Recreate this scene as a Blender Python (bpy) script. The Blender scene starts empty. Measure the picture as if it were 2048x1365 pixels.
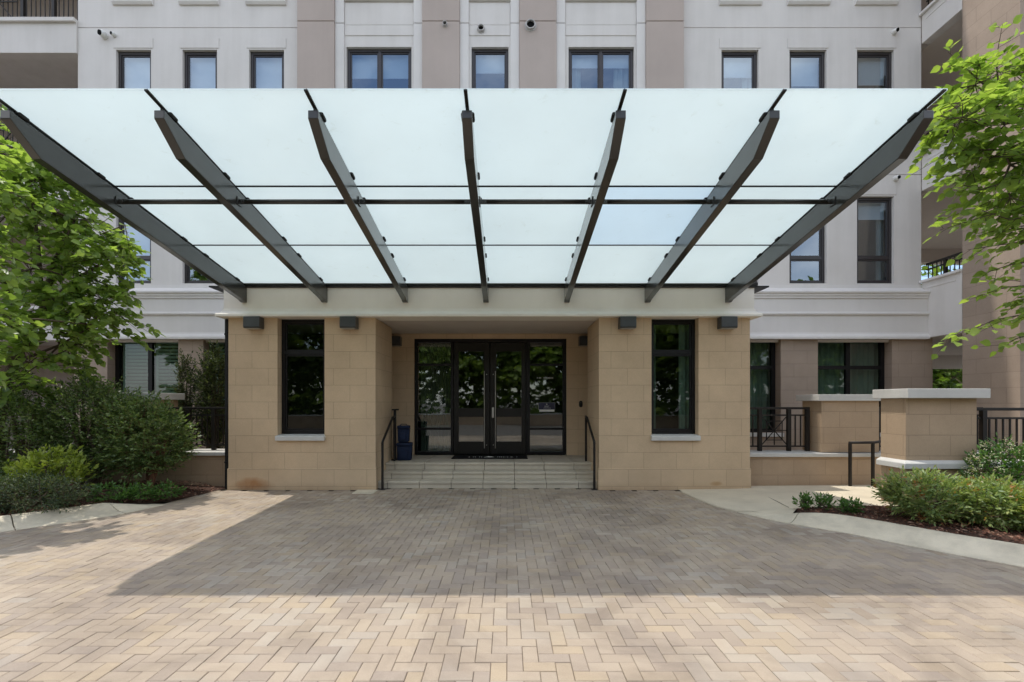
import bpy, bmesh, math, random
import numpy as np
from mathutils import Vector, Matrix
random.seed(11); rng = np.random.default_rng(7)
SC = bpy.context.scene
COL = SC.collection
F, VX, HY, EYE = 960.0, 1014.0, 806.0, 1.63

def PX(px, Y): return (px - VX) / F * Y
def PZ(py, Y): return EYE + (HY - py) / F * Y
def P(px, py, Y): return Vector((PX(px, Y), Y, PZ(py, Y)))
def G(px, py, z=0.0):
    Y = (EYE - z) * F / (py - HY)
    return Vector((PX(px, Y), Y, z))

# ------------------------------------------------------------------ materials
def nodes(m): return m.node_tree.nodes, m.node_tree.links
def new_mat(name):
    m = bpy.data.materials.new(name); m.use_nodes = True
    n, l = nodes(m); n.clear()
    out = n.new('ShaderNodeOutputMaterial')
    return m, n, l, out
def ramp(n, stops):
    r = n.new('ShaderNodeValToRGB')
    e = r.color_ramp.elements
    while len(e) < len(stops): e.new(0.5)
    for k, (p, c) in enumerate(stops):
        e[k].position = p; e[k].color = (*c, 1)
    return r
def mixrgb(n, l, mode, fac, a, b):
    x = n.new('ShaderNodeMix'); x.data_type = 'RGBA'; x.blend_type = mode
    for sock, v in ((x.inputs[0], fac), (x.inputs[6], a), (x.inputs[7], b)):
        if hasattr(v, 'links') or isinstance(v, bpy.types.NodeSocket): l.new(v, sock)
        elif isinstance(v, (tuple, list)): sock.default_value = (*v, 1)
        else: sock.default_value = v
    return x.outputs[2]
def math_node(n, l, op, a, b=None, clamp=False):
    x = n.new('ShaderNodeMath'); x.operation = op; x.use_clamp = clamp
    for k, v in enumerate((a, b)):
        if v is None: continue
        if isinstance(v, bpy.types.NodeSocket): l.new(v, x.inputs[k])
        else: x.inputs[k].default_value = v
    return x.outputs[0]
def noise(n, l, scale, detail=4, rough=.55, vec=None, dist=0.0):
    t = n.new('ShaderNodeTexNoise'); t.inputs['Scale'].default_value = scale
    t.inputs['Detail'].default_value = detail; t.inputs['Roughness'].default_value = rough
    t.inputs['Distortion'].default_value = dist
    if vec is not None: l.new(vec, t.inputs['Vector'])
    return t.outputs['Fac']
def worldpos(n): return n.new('ShaderNodeNewGeometry')
def principled(n, l, out, rough=.6, spec=.5, metal=0):
    b = n.new('ShaderNodeBsdfPrincipled'); b.inputs['Roughness'].default_value = rough
    b.inputs['Specular IOR Level'].default_value = spec; b.inputs['Metallic'].default_value = metal
    l.new(b.outputs[0], out.inputs[0]); return b
def bump(n, l, b, height, strength, dist=.01):
    k = n.new('ShaderNodeBump'); k.inputs['Strength'].default_value = strength
    k.inputs['Distance'].default_value = dist
    l.new(height, k.inputs['Height']); l.new(k.outputs[0], b.inputs['Normal']); return k

def plain(name, c, rough=.5, spec=.5, metal=0, var=.12, scale=6, bumpy=0.0, bscale=150):
    m, n, l, out = new_mat(name)
    b = principled(n, l, out, rough, spec, metal)
    g = worldpos(n)
    f = noise(n, l, scale, 5, .6, g.outputs['Position'])
    r = ramp(n, [(.3, tuple(x*(1-var) for x in c)), (.7, tuple(min(1, x*(1+var)) for x in c))])
    l.new(f, r.inputs[0]); l.new(r.outputs[0], b.inputs['Base Color'])
    if bumpy:
        bump(n, l, b, noise(n, l, bscale, 3, .6, g.outputs['Position']), bumpy, .004)
    return m

def stucco(name, c, streak=.10):
    m, n, l, out = new_mat(name)
    b = principled(n, l, out, .85, .25)
    g = worldpos(n)
    f = noise(n, l, .9, 6, .62, g.outputs['Position'])
    r = ramp(n, [(.3, tuple(x*.93 for x in c)), (.7, tuple(min(1, x*1.03) for x in c))])
    l.new(f, r.inputs[0])
    mp = n.new('ShaderNodeMapping'); mp.inputs['Scale'].default_value = (3.2, 3.2, .22)
    l.new(g.outputs['Position'], mp.inputs[0])
    s = noise(n, l, 1.0, 5, .6, mp.outputs[0])
    sr = ramp(n, [(.42, (0, 0, 0)), (.75, (1, 1, 1))]); l.new(s, sr.inputs[0])
    col = mixrgb(n, l, 'MULTIPLY', math_node(n, l, 'MULTIPLY', sr.outputs[0], streak*2.2), r.outputs[0], (.62, .60, .55))
    l.new(col, b.inputs['Base Color'])
    bump(n, l, b, noise(n, l, 260, 2, .5, g.outputs['Position']), .25, .003)
    return m

def block(name, c, phase=.385, course=.315, width=.61, ushift=0.0, rust=None):
    m, n, l, out = new_mat(name)
    b = principled(n, l, out, .82, .3)
    g = worldpos(n)
    sep = n.new('ShaderNodeSeparateXYZ'); l.new(g.outputs['Position'], sep.inputs[0])
    u = math_node(n, l, 'ADD', math_node(n, l, 'ADD', sep.outputs[0], sep.outputs[1]), ushift+50*width)
    v = math_node(n, l, 'ADD', sep.outputs[2], -phase + course*20)
    cb = n.new('ShaderNodeCombineXYZ'); l.new(u, cb.inputs[0]); l.new(v, cb.inputs[1])
    t = n.new('ShaderNodeTexBrick'); l.new(cb.outputs[0], t.inputs['Vector'])
    t.offset = .5; t.squash = 1
    t.inputs['Scale'].default_value = 1; t.inputs['Mortar Size'].default_value = .0045
    t.inputs['Mortar Smooth'].default_value = .25; t.inputs['Bias'].default_value = 0
    t.inputs['Brick Width'].default_value = width; t.inputs['Row Height'].default_value = course
    t.inputs['Color1'].default_value = (*[x*.975 for x in c], 1)
    t.inputs['Color2'].default_value = (*[min(1, x*1.03) for x in c], 1)
    t.inputs['Mortar'].default_value = (*[x*.74 for x in c], 1)
    f = noise(n, l, 1.3, 6, .65, g.outputs['Position'])
    r = ramp(n, [(.3, (.86, .85, .84)), (.72, (1.06, 1.05, 1.04))]); l.new(f, r.inputs[0])
    col = mixrgb(n, l, 'MULTIPLY', 1.0, t.outputs['Color'], r.outputs[0])
    fine = noise(n, l, 90, 3, .7, g.outputs['Position'])
    r2 = ramp(n, [(.3, (.9, .9, .9)), (.7, (1.06, 1.06, 1.06))]); l.new(fine, r2.inputs[0])
    col = mixrgb(n, l, 'MULTIPLY', 1.0, col, r2.outputs[0])
    # splash-back dirt close to the ground, a stain with a shape of its own
    d = math_node(n, l, 'SUBTRACT', .16, sep.outputs[2])
    d = math_node(n, l, 'MULTIPLY', d, 5.0, True)
    d = math_node(n, l, 'MULTIPLY', d, noise(n, l, 3.5, 4, .6, g.outputs['Position']))
    col = mixrgb(n, l, 'MULTIPLY', math_node(n, l, 'MULTIPLY', d, .7), col, (.55, .45, .36))
    if rust:
        for (cx, cz, rx, rz, cc) in rust:
            a = math_node(n, l, 'DIVIDE', math_node(n, l, 'SUBTRACT', sep.outputs[0], cx), rx)
            e = math_node(n, l, 'DIVIDE', math_node(n, l, 'SUBTRACT', sep.outputs[2], cz), rz)
            q = math_node(n, l, 'ADD', math_node(n, l, 'MULTIPLY', a, a), math_node(n, l, 'MULTIPLY', e, e))
            q = math_node(n, l, 'ADD', q, math_node(n, l, 'MULTIPLY', noise(n, l, 7, 4, .6, g.outputs['Position']), 1.2))
            k = math_node(n, l, 'SUBTRACT', 1.5, q, True)
            col = mixrgb(n, l, 'MULTIPLY', math_node(n, l, 'MULTIPLY', k, .75), col, cc)
    l.new(col, b.inputs['Base Color'])
    h = math_node(n, l, 'ADD', math_node(n, l, 'MULTIPLY', t.outputs['Fac'], -1.0), math_node(n, l, 'MULTIPLY', fine, .12))
    bump(n, l, b, h, .55, .006)
    return m

def leafmat(name, stops, trans=.35, rough=.42, scale=1.2, warm=None, spec=.28):
    m, n, l, out = new_mat(name)
    g = worldpos(n)
    r = ramp(n, stops)
    f = noise(n, l, scale, 3, .5, g.outputs['Position'])
    v = math_node(n, l, 'ADD', math_node(n, l, 'MULTIPLY', g.outputs['Random Per Island'], .62), math_node(n, l, 'MULTIPLY', f, .42))
    l.new(v, r.inputs[0]); col = r.outputs[0]
    if warm:
        wn = noise(n, l, warm[1], 2, .5, g.outputs['Position'])
        wr = ramp(n, [(warm[2], (0, 0, 0)), (min(1, warm[2]+.05), (1, 1, 1))]); l.new(wn, wr.inputs[0])
        col = mixrgb(n, l, 'MIX', math_node(n, l, 'MULTIPLY', wr.outputs[0], .8), col, warm[0])
    p = n.new('ShaderNodeBsdfPrincipled'); p.inputs['Roughness'].default_value = rough
    p.inputs['Specular IOR Level'].default_value = spec
    l.new(col, p.inputs['Base Color'])
    t = n.new('ShaderNodeBsdfTranslucent')
    l.new(mixrgb(n, l, 'MULTIPLY', 1.0, col, (1.9, 2.0, .8)), t.inputs[0])
    mx = n.new('ShaderNodeMixShader'); mx.inputs[0].default_value = trans
    l.new(p.outputs[0], mx.inputs[1]); l.new(t.outputs[0], mx.inputs[2]); l.new(mx.outputs[0], out.inputs[0])
    return m

def glassmat(name, tint, ior=1.9, rough=.004, wavy=.0):
    m, n, l, out = new_mat(name)
    t = n.new('ShaderNodeBsdfTransparent'); t.inputs[0].default_value = (*tint, 1)
    gl = n.new('ShaderNodeBsdfGlossy'); gl.inputs['Roughness'].default_value = rough
    gl.inputs[0].default_value = (.92, .97, .97, 1)
    lw = n.new('ShaderNodeLayerWeight'); lw.inputs[0].default_value = .5
    f0 = ((ior-1)/(ior+1))**2
    fr = math_node(n, l, 'ADD', math_node(n, l, 'MULTIPLY', math_node(n, l, 'POWER', lw.outputs['Facing'], 5.0), 1-f0), f0)
    g = worldpos(n)
    k = n.new('ShaderNodeBump'); k.inputs['Strength'].default_value = wavy; k.inputs['Distance'].default_value = .02
    l.new(noise(n, l, 1.6, 2, .4, g.outputs['Position']), k.inputs['Height'])
    l.new(k.outputs[0], gl.inputs['Normal'])
    mx = n.new('ShaderNodeMixShader')
    l.new(fr, mx.inputs[0]); l.new(t.outputs[0], mx.inputs[1]); l.new(gl.outputs[0], mx.inputs[2])
    l.new(mx.outputs[0], out.inputs[0]); return m

def frosted(name, c, tfac=.62):
    m, n, l, out = new_mat(name)
    g = worldpos(n)
    f = noise(n, l, .8, 5, .6, g.outputs['Position'])
    r = ramp(n, [(.3, tuple(x*.955 for x in c)), (.7, c)]); l.new(f, r.inputs[0])
    sp = noise(n, l, 7, 9, .72, g.outputs['Position'], .8)
    spr = ramp(n, [(.60, (1, 1, 1)), (.74, (.90, .89, .86))]); l.new(sp, spr.inputs[0])
    r = mixrgb(n, l, 'MULTIPLY', 1.0, r.outputs[0], spr.outputs[0]).node
    d = n.new('ShaderNodeBsdfDiffuse'); t = n.new('ShaderNodeBsdfTranslucent'); gl = n.new('ShaderNodeBsdfGlossy')
    l.new(r.outputs[2], d.inputs[0]); l.new(r.outputs[2], t.inputs[0]); gl.inputs['Roughness'].default_value = .08
    a = n.new('ShaderNodeMixShader'); a.inputs[0].default_value = tfac
    l.new(d.outputs[0], a.inputs[1]); l.new(t.outputs[0], a.inputs[2])
    b = n.new('ShaderNodeMixShader'); b.inputs[0].default_value = .06
    l.new(a.outputs[0], b.inputs[1]); l.new(gl.outputs[0], b.inputs[2]); l.new(b.outputs[0], out.inputs[0])
    return m

def pavermat():
    m, n, l, out = new_mat('clay_pavers')
    b = principled(n, l, out, .8, .3)
    g = worldpos(n)
    r = ramp(n, [(.0, (.30, .240, .190)), (.22, (.375, .300, .226)), (.42, (.405, .325, .240)), (.6, (.335, .272, .216)), (.82, (.41, .322, .222)), (1.0, (.375, .298, .22))])
    big = noise(n, l, .55, 3, .5, g.outputs['Position'])
    v = math_node(n, l, 'ADD', math_node(n, l, 'MULTIPLY', g.outputs['Random Per Island'], .75), math_node(n, l, 'MULTIPLY', math_node(n, l, 'SUBTRACT', big, .35), .8))
    l.new(v, r.inputs[0])
    sp = noise(n, l, 220, 3, .7, g.outputs['Position'])
    sr = ramp(n, [(.3, (.86, .86, .86)), (.7, (1.1, 1.1, 1.1))]); l.new(sp, sr.inputs[0])
    col = mixrgb(n, l, 'MULTIPLY', 1.0, r.outputs[0], sr.outputs[0])
    st = noise(n, l, .9, 6, .65, g.outputs['Position'], .6)
    stn = ramp(n, [(.36, (.70, .69, .69)), (.56, (1, 1, 1))]); l.new(st, stn.inputs[0])
    col = mixrgb(n, l, 'MULTIPLY', 1.0, col, stn.outputs[0])
    # pale efflorescence on a scatter of worn bricks
    pat = noise(n, l, .75, 3, .5, g.outputs['Position'], .3)
    pr = ramp(n, [(.46, (0, 0, 0)), (.60, (1, 1, 1))]); l.new(pat, pr.inputs[0])
    wi = n.new('ShaderNodeTexWhiteNoise'); wi.noise_dimensions = '1D'; l.new(g.outputs['Random Per Island'], wi.inputs['W'])
    pick = math_node(n, l, 'GREATER_THAN', wi.outputs['Value'], .62)
    e = math_node(n, l, 'MULTIPLY', math_node(n, l, 'MULTIPLY', pr.outputs[0], pick), .24)
    col = mixrgb(n, l, 'MIX', e, col, (.56, .52, .45))
    l.new(col, b.inputs['Base Color'])
    rr = math_node(n, l, 'SUBTRACT', .82, math_node(n, l, 'MULTIPLY', math_node(n, l, 'MULTIPLY', wi.outputs['Value'], pr.outputs[0]), .42))
    l.new(rr, b.inputs['Roughness']); b.inputs['Specular IOR Level'].default_value = .5
    bump(n, l, b, sp, .35, .002)
    return m

def concrete(name, c, dirt=.25):
    m, n, l, out = new_mat(name)
    b = principled(n, l, out, .86, .25)
    g = worldpos(n)
    f = noise(n, l, 2.2, 7, .65, g.outputs['Position'])
    r = ramp(n, [(.28, tuple(x*(1-dirt) for x in c)), (.6, c), (.8, tuple(min(1, x*1.08) for x in c))]); l.new(f, r.inputs[0])
    f2 = noise(n, l, 160, 3, .7, g.outputs['Position'])
    r2 = ramp(n, [(.3, (.88, .88, .88)), (.7, (1.05, 1.05, 1.05))]); l.new(f2, r2.inputs[0])
    l.new(mixrgb(n, l, 'MULTIPLY', 1.0, r.outputs[0], r2.outputs[0]), b.inputs['Base Color'])
    bump(n, l, b, f2, .3, .003)
    return m

def islandmat(name, stops, rough=.9):
    m, n, l, out = new_mat(name)
    b = principled(n, l, out, rough, .2); g = worldpos(n)
    r = ramp(n, stops); l.new(g.outputs['Random Per Island'], r.inputs[0]); l.new(r.outputs[0], b.inputs['Base Color'])
    return m

M = {}
M['white'] = stucco('white_stucco', (.70, .665, .63))
M['trim'] = stucco('white_trim', (.72, .69, .66), .05)
M['fascia'] = stucco('cream_fascia', (.84, .80, .71), .04)
M['brown'] = stucco('taupe_stucco', (.47, .395, .35), .06)
M['block'] = block('tan_block', (.61, .46, .305), .385, .315, .61, .37,
                   rust=[(-4.75, .10, .42, .16, (.62, .34, .14)), (3.9, .12, .14, .05, (.72, .58, .40))])
M['block_main'] = block('taupe_block', (.40, .315, .25), .40, .305, .61, .1)
M['block_wall'] = block('garden_block', (.44, .325, .22), .24, .305, .61, .2)
M['cap'] = concrete('cast_stone', (.60, .585, .55), .14)
M['concrete'] = concrete('kerb_concrete', (.72, .64, .49), .34)
M['walk'] = concrete('walk_concrete', (.66, .58, .44), .16)
M['step'] = concrete('step_stone', (.58, .515, .41), .2)
M['dark'] = plain('bronze_metal', (.016, .014, .012), .4, .3, 0, .1)
M['beam'] = plain('canopy_steel', (.034, .034, .031), .3, .15, 0, .08)
_p = [x for x in M['beam'].node_tree.nodes if x.type == 'BSDF_PRINCIPLED'][0]
_p.inputs['Coat Weight'].default_value = 1; _p.inputs['Coat IOR'].default_value = 1.45; _p.inputs['Coat Roughness'].default_value = .16
M['frame'] = plain('window_frame', (.008, .007, .007), .45, .3, 0, .1)
M['frame_grey'] = plain('window_frame_upper', (.038, .033, .034), .35, .5, 0, .1)
M['rail'] = plain('rail_metal', (.017, .014, .012), .45, .3, 0, .1)
M['rubber'] = plain('black_rubber', (.012, .012, .012), .6, .3)
M['steel'] = plain('brushed_steel', (.42, .41, .39), .4, .5, 1, .05)
M['soffit'] = stucco('soffit', (.68, .62, .56), .02)
M['glass'] = glassmat('window_glass', (.46, .56, .50), 1.7)
M['glass_up'] = glassmat('window_glass_upper', (.62, .72, .80), 3.0, .004, .03)
[x for x in M['glass_up'].node_tree.nodes if x.type == 'BSDF_GLOSSY'][0].inputs[0].default_value = (.74, .87, 1.0, 1)
M['glass_door'] = glassmat('door_glass', (.46, .52, .46), 2.3, .018, .05)
M['canopy_glass'] = frosted('frosted_glass', (.845, .922, .935), .70)
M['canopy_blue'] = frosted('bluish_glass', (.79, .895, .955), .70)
M['room'] = plain('dark_room', (.09, .09, .08), .9, .1)
M['curtain'] = plain('curtain_cloth', (.34, .38, .35), .9, .1, 0, .05)
M['blind'] = plain('blind_cloth', (.70, .72, .72), .9, .1, 0, .03)
M['shutter'] = plain('shutter_white', (.66, .74, .72), .5, .3, 0, .03)
M['vent'] = plain('vent_metal', (.45, .43, .41), .5, .4)
M['hole'] = plain('black_hole', (.01, .01, .01), .9, .1)
M['camera'] = plain('camera_white', (.70, .69, .66), .35, .5)
M['mat'] = plain('mat_rubber', (.014, .015, .016), .9, .15, 0, .2, 40, .4, 400)
M['mark'] = plain('pale_mark', (.42, .42, .40), .8, .2)
M['mark_white'] = plain('white_mark', (.75, .74, .70), .7, .2)
M['sign'] = plain('navy_card', (.022, .024, .06), .4, .4)
M['navy'] = plain('navy_nylon', (.017, .026, .058), .75, .2, 0, .18, 12, .3, 300)
M['navy_dark'] = plain('navy_piping', (.010, .014, .034), .7, .2)
M['lamp'] = plain('lamp_metal', (.055, .058, .058), .4, .5)
M['lens'] = plain('lamp_lens', (.35, .34, .31), .2, .5)
M['soil'] = concrete('soil', (.075, .040, .028), .4)
M['chips'] = islandmat('bark_chips', [(0, (.055, .026, .018)), (.4, (.13, .055, .036)), (.75, (.22, .10, .065)), (1, (.42, .27, .19))])
M['asphalt'] = concrete('asphalt', (.16, .145, .13), .3)
M['joint'] = concrete('joint_sand', (.11, .088, .064), .35)
M['bark'] = plain('bark', (.11, .085, .062), .9, .15, 0, .35, 14, .6, 60)
M['bark_red'] = plain('bark_red', (.15, .075, .045), .9, .15, 0, .35, 14, .6, 60)
M['pavers'] = pavermat()
M['leaf_left'] = leafmat('linden_leaf_left', [(.15, (.12, .185, .05)), (.5, (.185, .27, .075)), (.85, (.28, .36, .12))], .45, .36)
M['leaf_right'] = leafmat('linden_leaf_right', [(.15, (.13, .20, .05)), (.5, (.20, .285, .075)), (.85, (.30, .38, .115))], .5, .36)
M['leaf_dark'] = leafmat('dark_shrub_leaf', [(.15, (.055, .095, .034)), (.5, (.115, .175, .06)), (.9, (.24, .30, .12))], .28, .36, 2.0, None, .35)
M['leaf_conifer'] = leafmat('conifer_leaf', [(.15, (.012, .028, .010)), (.9, (.035, .062, .020))], .2, .5, 3)
M['leaf_yellow'] = leafmat('lime_leaf', [(.15, (.15, .20, .035)), (.5, (.25, .31, .055)), (.9, (.36, .40, .08))], .3, .42, 3)
M['leaf_juniper'] = leafmat('juniper_leaf', [(.15, (.032, .058, .032)), (.6, (.07, .10, .05)), (.95, (.15, .165, .07))], .2, .55, 3)
M['leaf_cover'] = leafmat('cover_leaf', [(.15, (.05, .12, .03)), (.9, (.12, .22, .055))], .3, .45, 3)
M['leaf_nandina'] = leafmat('nandina_leaf', [(.12, (.10, .165, .07)), (.45, (.21, .285, .105)), (.75, (.33, .38, .14)), (1, (.44, .42, .18))], .3, .36, 2.0, ((.42, .13, .05), 4.2, .60), .45)
M['leaf_nandina_lime'] = leafmat('nandina_lime_leaf', [(.12, (.11, .18, .05)), (.5, (.24, .31, .07)), (.9, (.36, .38, .10))], .3, .36, 2.0, ((.42, .13, .05), 4.6, .62), .45)
M['leaf_olive'] = leafmat('terrace_leaf', [(.15, (.035, .052, .020)), (.6, (.075, .10, .038)), (.95, (.20, .22, .10))], .25, .4, 4)
M['leaf_far'] = leafmat('far_leaf', [(.15, (.055, .095, .016)), (.5, (.095, .155, .026)), (.9, (.17, .23, .045))], .4, .5, .8)
M['leaf_behind'] = leafmat('drive_tree_leaf', [(.15, (.08, .13, .03)), (.5, (.15, .22, .045)), (.9, (.25, .32, .07))], .35, .5, .6)
M['blossom'] = leafmat('blossom', [(.2, (.55, .50, .34)), (.8, (.72, .70, .58))], .3, .6, 4)

# ------------------------------------------------------------------ mesh helpers
ORG = {}
class MB:
    def __init__(s): s.v = []; s.f = []; s.g = []
    def add(s, v, f):
        s.g.append((list(v), list(f))); o = len(s.v); s.v += [tuple(p) for p in v]; s.f += [tuple(i+o for i in q) for q in f]; return s
    def box(s, x0, x1, y0, y1, z0, z1):
        v = [(x0,y0,z0),(x1,y0,z0),(x1,y1,z0),(x0,y1,z0),(x0,y0,z1),(x1,y0,z1),(x1,y1,z1),(x0,y1,z1)]
        return s.add(v, [(0,3,2,1),(4,5,6,7),(0,1,5,4),(1,2,6,5),(2,3,7,6),(3,0,4,7)])
    def quad(s, a, b, c, d): return s.add([a,b,c,d], [(0,1,2,3)])
    def prism(s, pts, axis, a, b):
        """2-D outline extruded along an axis; axis x: pts are (y,z); y: (x,z); z: (x,y)."""
        def mk(p, t):
            return {'x': (t,p[0],p[1]), 'y': (p[0],t,p[1]), 'z': (p[0],p[1],t)}[axis]
        n = len(pts)
        v = [mk(p,a) for p in pts] + [mk(p,b) for p in pts]
        f = [tuple(range(n-1,-1,-1)), tuple(range(n,2*n))]
        f += [(i,(i+1)%n,(i+1)%n+n,i+n) for i in range(n)]
        return s.add(v, f)
    def tube(s, pts, rad, n=8, caps=True):
        pts = [Vector(p) for p in pts]
        if not isinstance(rad, (list, tuple)): rad = [rad]*len(pts)
        rings = []; up = None
        for i, p in enumerate(pts):
            d = (pts[min(i+1,len(pts)-1)] - pts[max(i-1,0)])
            if d.length < 1e-7: d = Vector((0,0,1))
            d.normalize()
            if up is None:
                up = Vector((0,0,1)) if abs(d.z) < .9 else Vector((1,0,0))
            a = d.cross(up)
            if a.length < 1e-5: a = d.orthogonal()
            a.normalize(); b = a.cross(d).normalized(); up = b
            rings.append([p + (a*math.cos(2*math.pi*k/n) + b*math.sin(2*math.pi*k/n))*rad[i] for k in range(n)])
        v = [q for r in rings for q in r]; f = []
        for i in range(len(pts)-1):
            for k in range(n):
                f.append((i*n+k, i*n+(k+1)%n, (i+1)*n+(k+1)%n, (i+1)*n+k))
        if caps: f += [tuple(range(n-1,-1,-1)), tuple(range((len(pts)-1)*n, len(pts)*n))]
        return s.add(v, f)
    def bar(s, a, b, w, h):
        """rectangular bar from a to b, w across, h in height."""
        a, b = Vector(a), Vector(b); d = (b-a).normalized()
        sd = d.cross(Vector((0,0,1)))
        if sd.length < 1e-4: sd = Vector((1,0,0))
        sd.normalize(); up = sd.cross(d)
        v = []
        for p in (a, b):
            v += [p - sd*w/2 - up*h/2, p + sd*w/2 - up*h/2, p + sd*w/2 + up*h/2, p - sd*w/2 + up*h/2]
        return s.add(v, [(0,1,2,3),(7,6,5,4),(0,4,5,1),(1,5,6,2),(2,6,7,3),(3,7,4,0)])
    def sweep(s, path, prof, closed_prof=True):
        """path: corner points (x,y) in order; prof: (outward offset, z). outward = right-hand side of travel."""
        n = len(path); rings = []
        for i in range(n):
            p = Vector(path[i])
            din = (p - Vector(path[i-1])).normalized() if i > 0 else None
            dout = (Vector(path[i+1]) - p).normalized() if i < n-1 else None
            if din is None: din = dout
            if dout is None: dout = din
            n1 = Vector((din.y, -din.x)); n2 = Vector((dout.y, -dout.x))
            m = n1 + n2; m = m / max(.3, (1 + n1.dot(n2)))
            rings.append([(p.x + m.x*d, p.y + m.y*d, z) for d, z in prof])
        k = len(prof); v = [q for r in rings for q in r]; f = []
        for i in range(n-1):
            for j in range(k if closed_prof else k-1):
                f.append((i*k+j, (i+1)*k+j, (i+1)*k+(j+1)%k, i*k+(j+1)%k))
        if closed_prof: f += [tuple(range(k)), tuple(range(n*k-1, (n-1)*k-1, -1))]
        return s.add(v, f)
    def disc(s, c, r, axis, depth, n=24, r2=None):
        c = Vector(c); d = Vector(axis).normalized()
        return s.tube([c, c + d*depth], [r, r2 if r2 is not None else r], n)
    def build_each(s, name, m, parent=None, bev=0, smooth=False, seg=2):
        return [MB().add(v, f).build(name, m, parent, bev, smooth, seg) for v, f in s.g]
    def build(s, name, m, parent=None, bev=0, smooth=False, seg=2):
        me = bpy.data.meshes.new(name)
        o = bpy.data.objects.new(name, me); COL.objects.link(o)
        org = Vector((0,0,0))
        if parent is not None:
            o.parent = parent; org = ORG[parent.name]
        ORG[o.name] = org
        me.from_pydata([tuple(Vector(p) - org) for p in s.v], [], s.f)
        bm = bmesh.new(); bm.from_mesh(me); bmesh.ops.recalc_face_normals(bm, faces=bm.faces); bm.to_mesh(me); bm.free()
        me.materials.append(M[m])
        if smooth:
            for p in me.polygons: p.use_smooth = True
        if bev:
            b = o.modifiers.new('bevel', 'BEVEL'); b.width = bev; b.segments = seg; b.limit_method = 'ANGLE'
        return o
def box(name, m, parent, x0, x1, y0, y1, z0, z1, bev=0): return MB().box(x0,x1,y0,y1,z0,z1).build(name, m, parent, bev)
def empty(name, loc):
    o = bpy.data.objects.new(name, None); COL.objects.link(o); o.location = loc
    o.empty_display_size = .2; ORG[o.name] = Vector(loc); return o
def tag(o, label, cat, group=None):
    o['label'] = label; o['category'] = cat
    if group: o['group'] = group
    return o
def thing(name, loc, label, cat, group=None): return tag(empty(name, loc), label, cat, group)
def structure(o): o['kind'] = 'structure'; return o
def dup(o, loc, label, rotz=0, scale=1.0):
    r = o.copy(); COL.objects.link(r); r.location = loc; r.rotation_euler = (0,0,rotz)
    r.scale = (scale,)*3 if not isinstance(scale, tuple) else scale
    r['label'] = label; ORG[r.name] = Vector(loc)
    for ch in list(o.children):
        c = ch.copy(); COL.objects.link(c); c.parent = r
        for g in list(ch.children):
            d = g.copy(); COL.objects.link(d); d.parent = c
    return r

def wall_panel(mb, y, x0, x1, z0, z1, holes, depth):
    """front skin at y with rectangular openings and their reveals."""
    xs = sorted({x0, x1, *[h[0] for h in holes], *[h[1] for h in holes]})
    zs = sorted({z0, z1, *[h[2] for h in holes], *[h[3] for h in holes]})
    xs = [x for x in xs if x0 <= x <= x1]; zs = [z for z in zs if z0 <= z <= z1]
    for i in range(len(xs)-1):
        for j in range(len(zs)-1):
            cx, cz = (xs[i]+xs[i+1])/2, (zs[j]+zs[j+1])/2
            if any(h[0] < cx < h[1] and h[2] < cz < h[3] for h in holes): continue
            mb.quad((xs[i],y,zs[j]),(xs[i+1],y,zs[j]),(xs[i+1],y,zs[j+1]),(xs[i],y,zs[j+1]))
    for (a,b,c,d) in holes:
        a2, b2, c2, d2 = max(a,x0), min(b,x1), max(c,z0), min(d,z1)
        mb.quad((a2,y,c2),(a2,y+depth,c2),(a2,y+depth,d2),(a2,y,d2)); mb.quad((b2,y,c2),(b2,y,d2),(b2,y+depth,d2),(b2,y+depth,c2))
        mb.quad((a2,y,d2),(a2,y+depth,d2),(b2,y+depth,d2),(b2,y,d2))
        if c > z0: mb.quad((a2,y,c2),(b2,y,c2),(b2,y+depth,c2),(a2,y+depth,c2))

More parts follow.
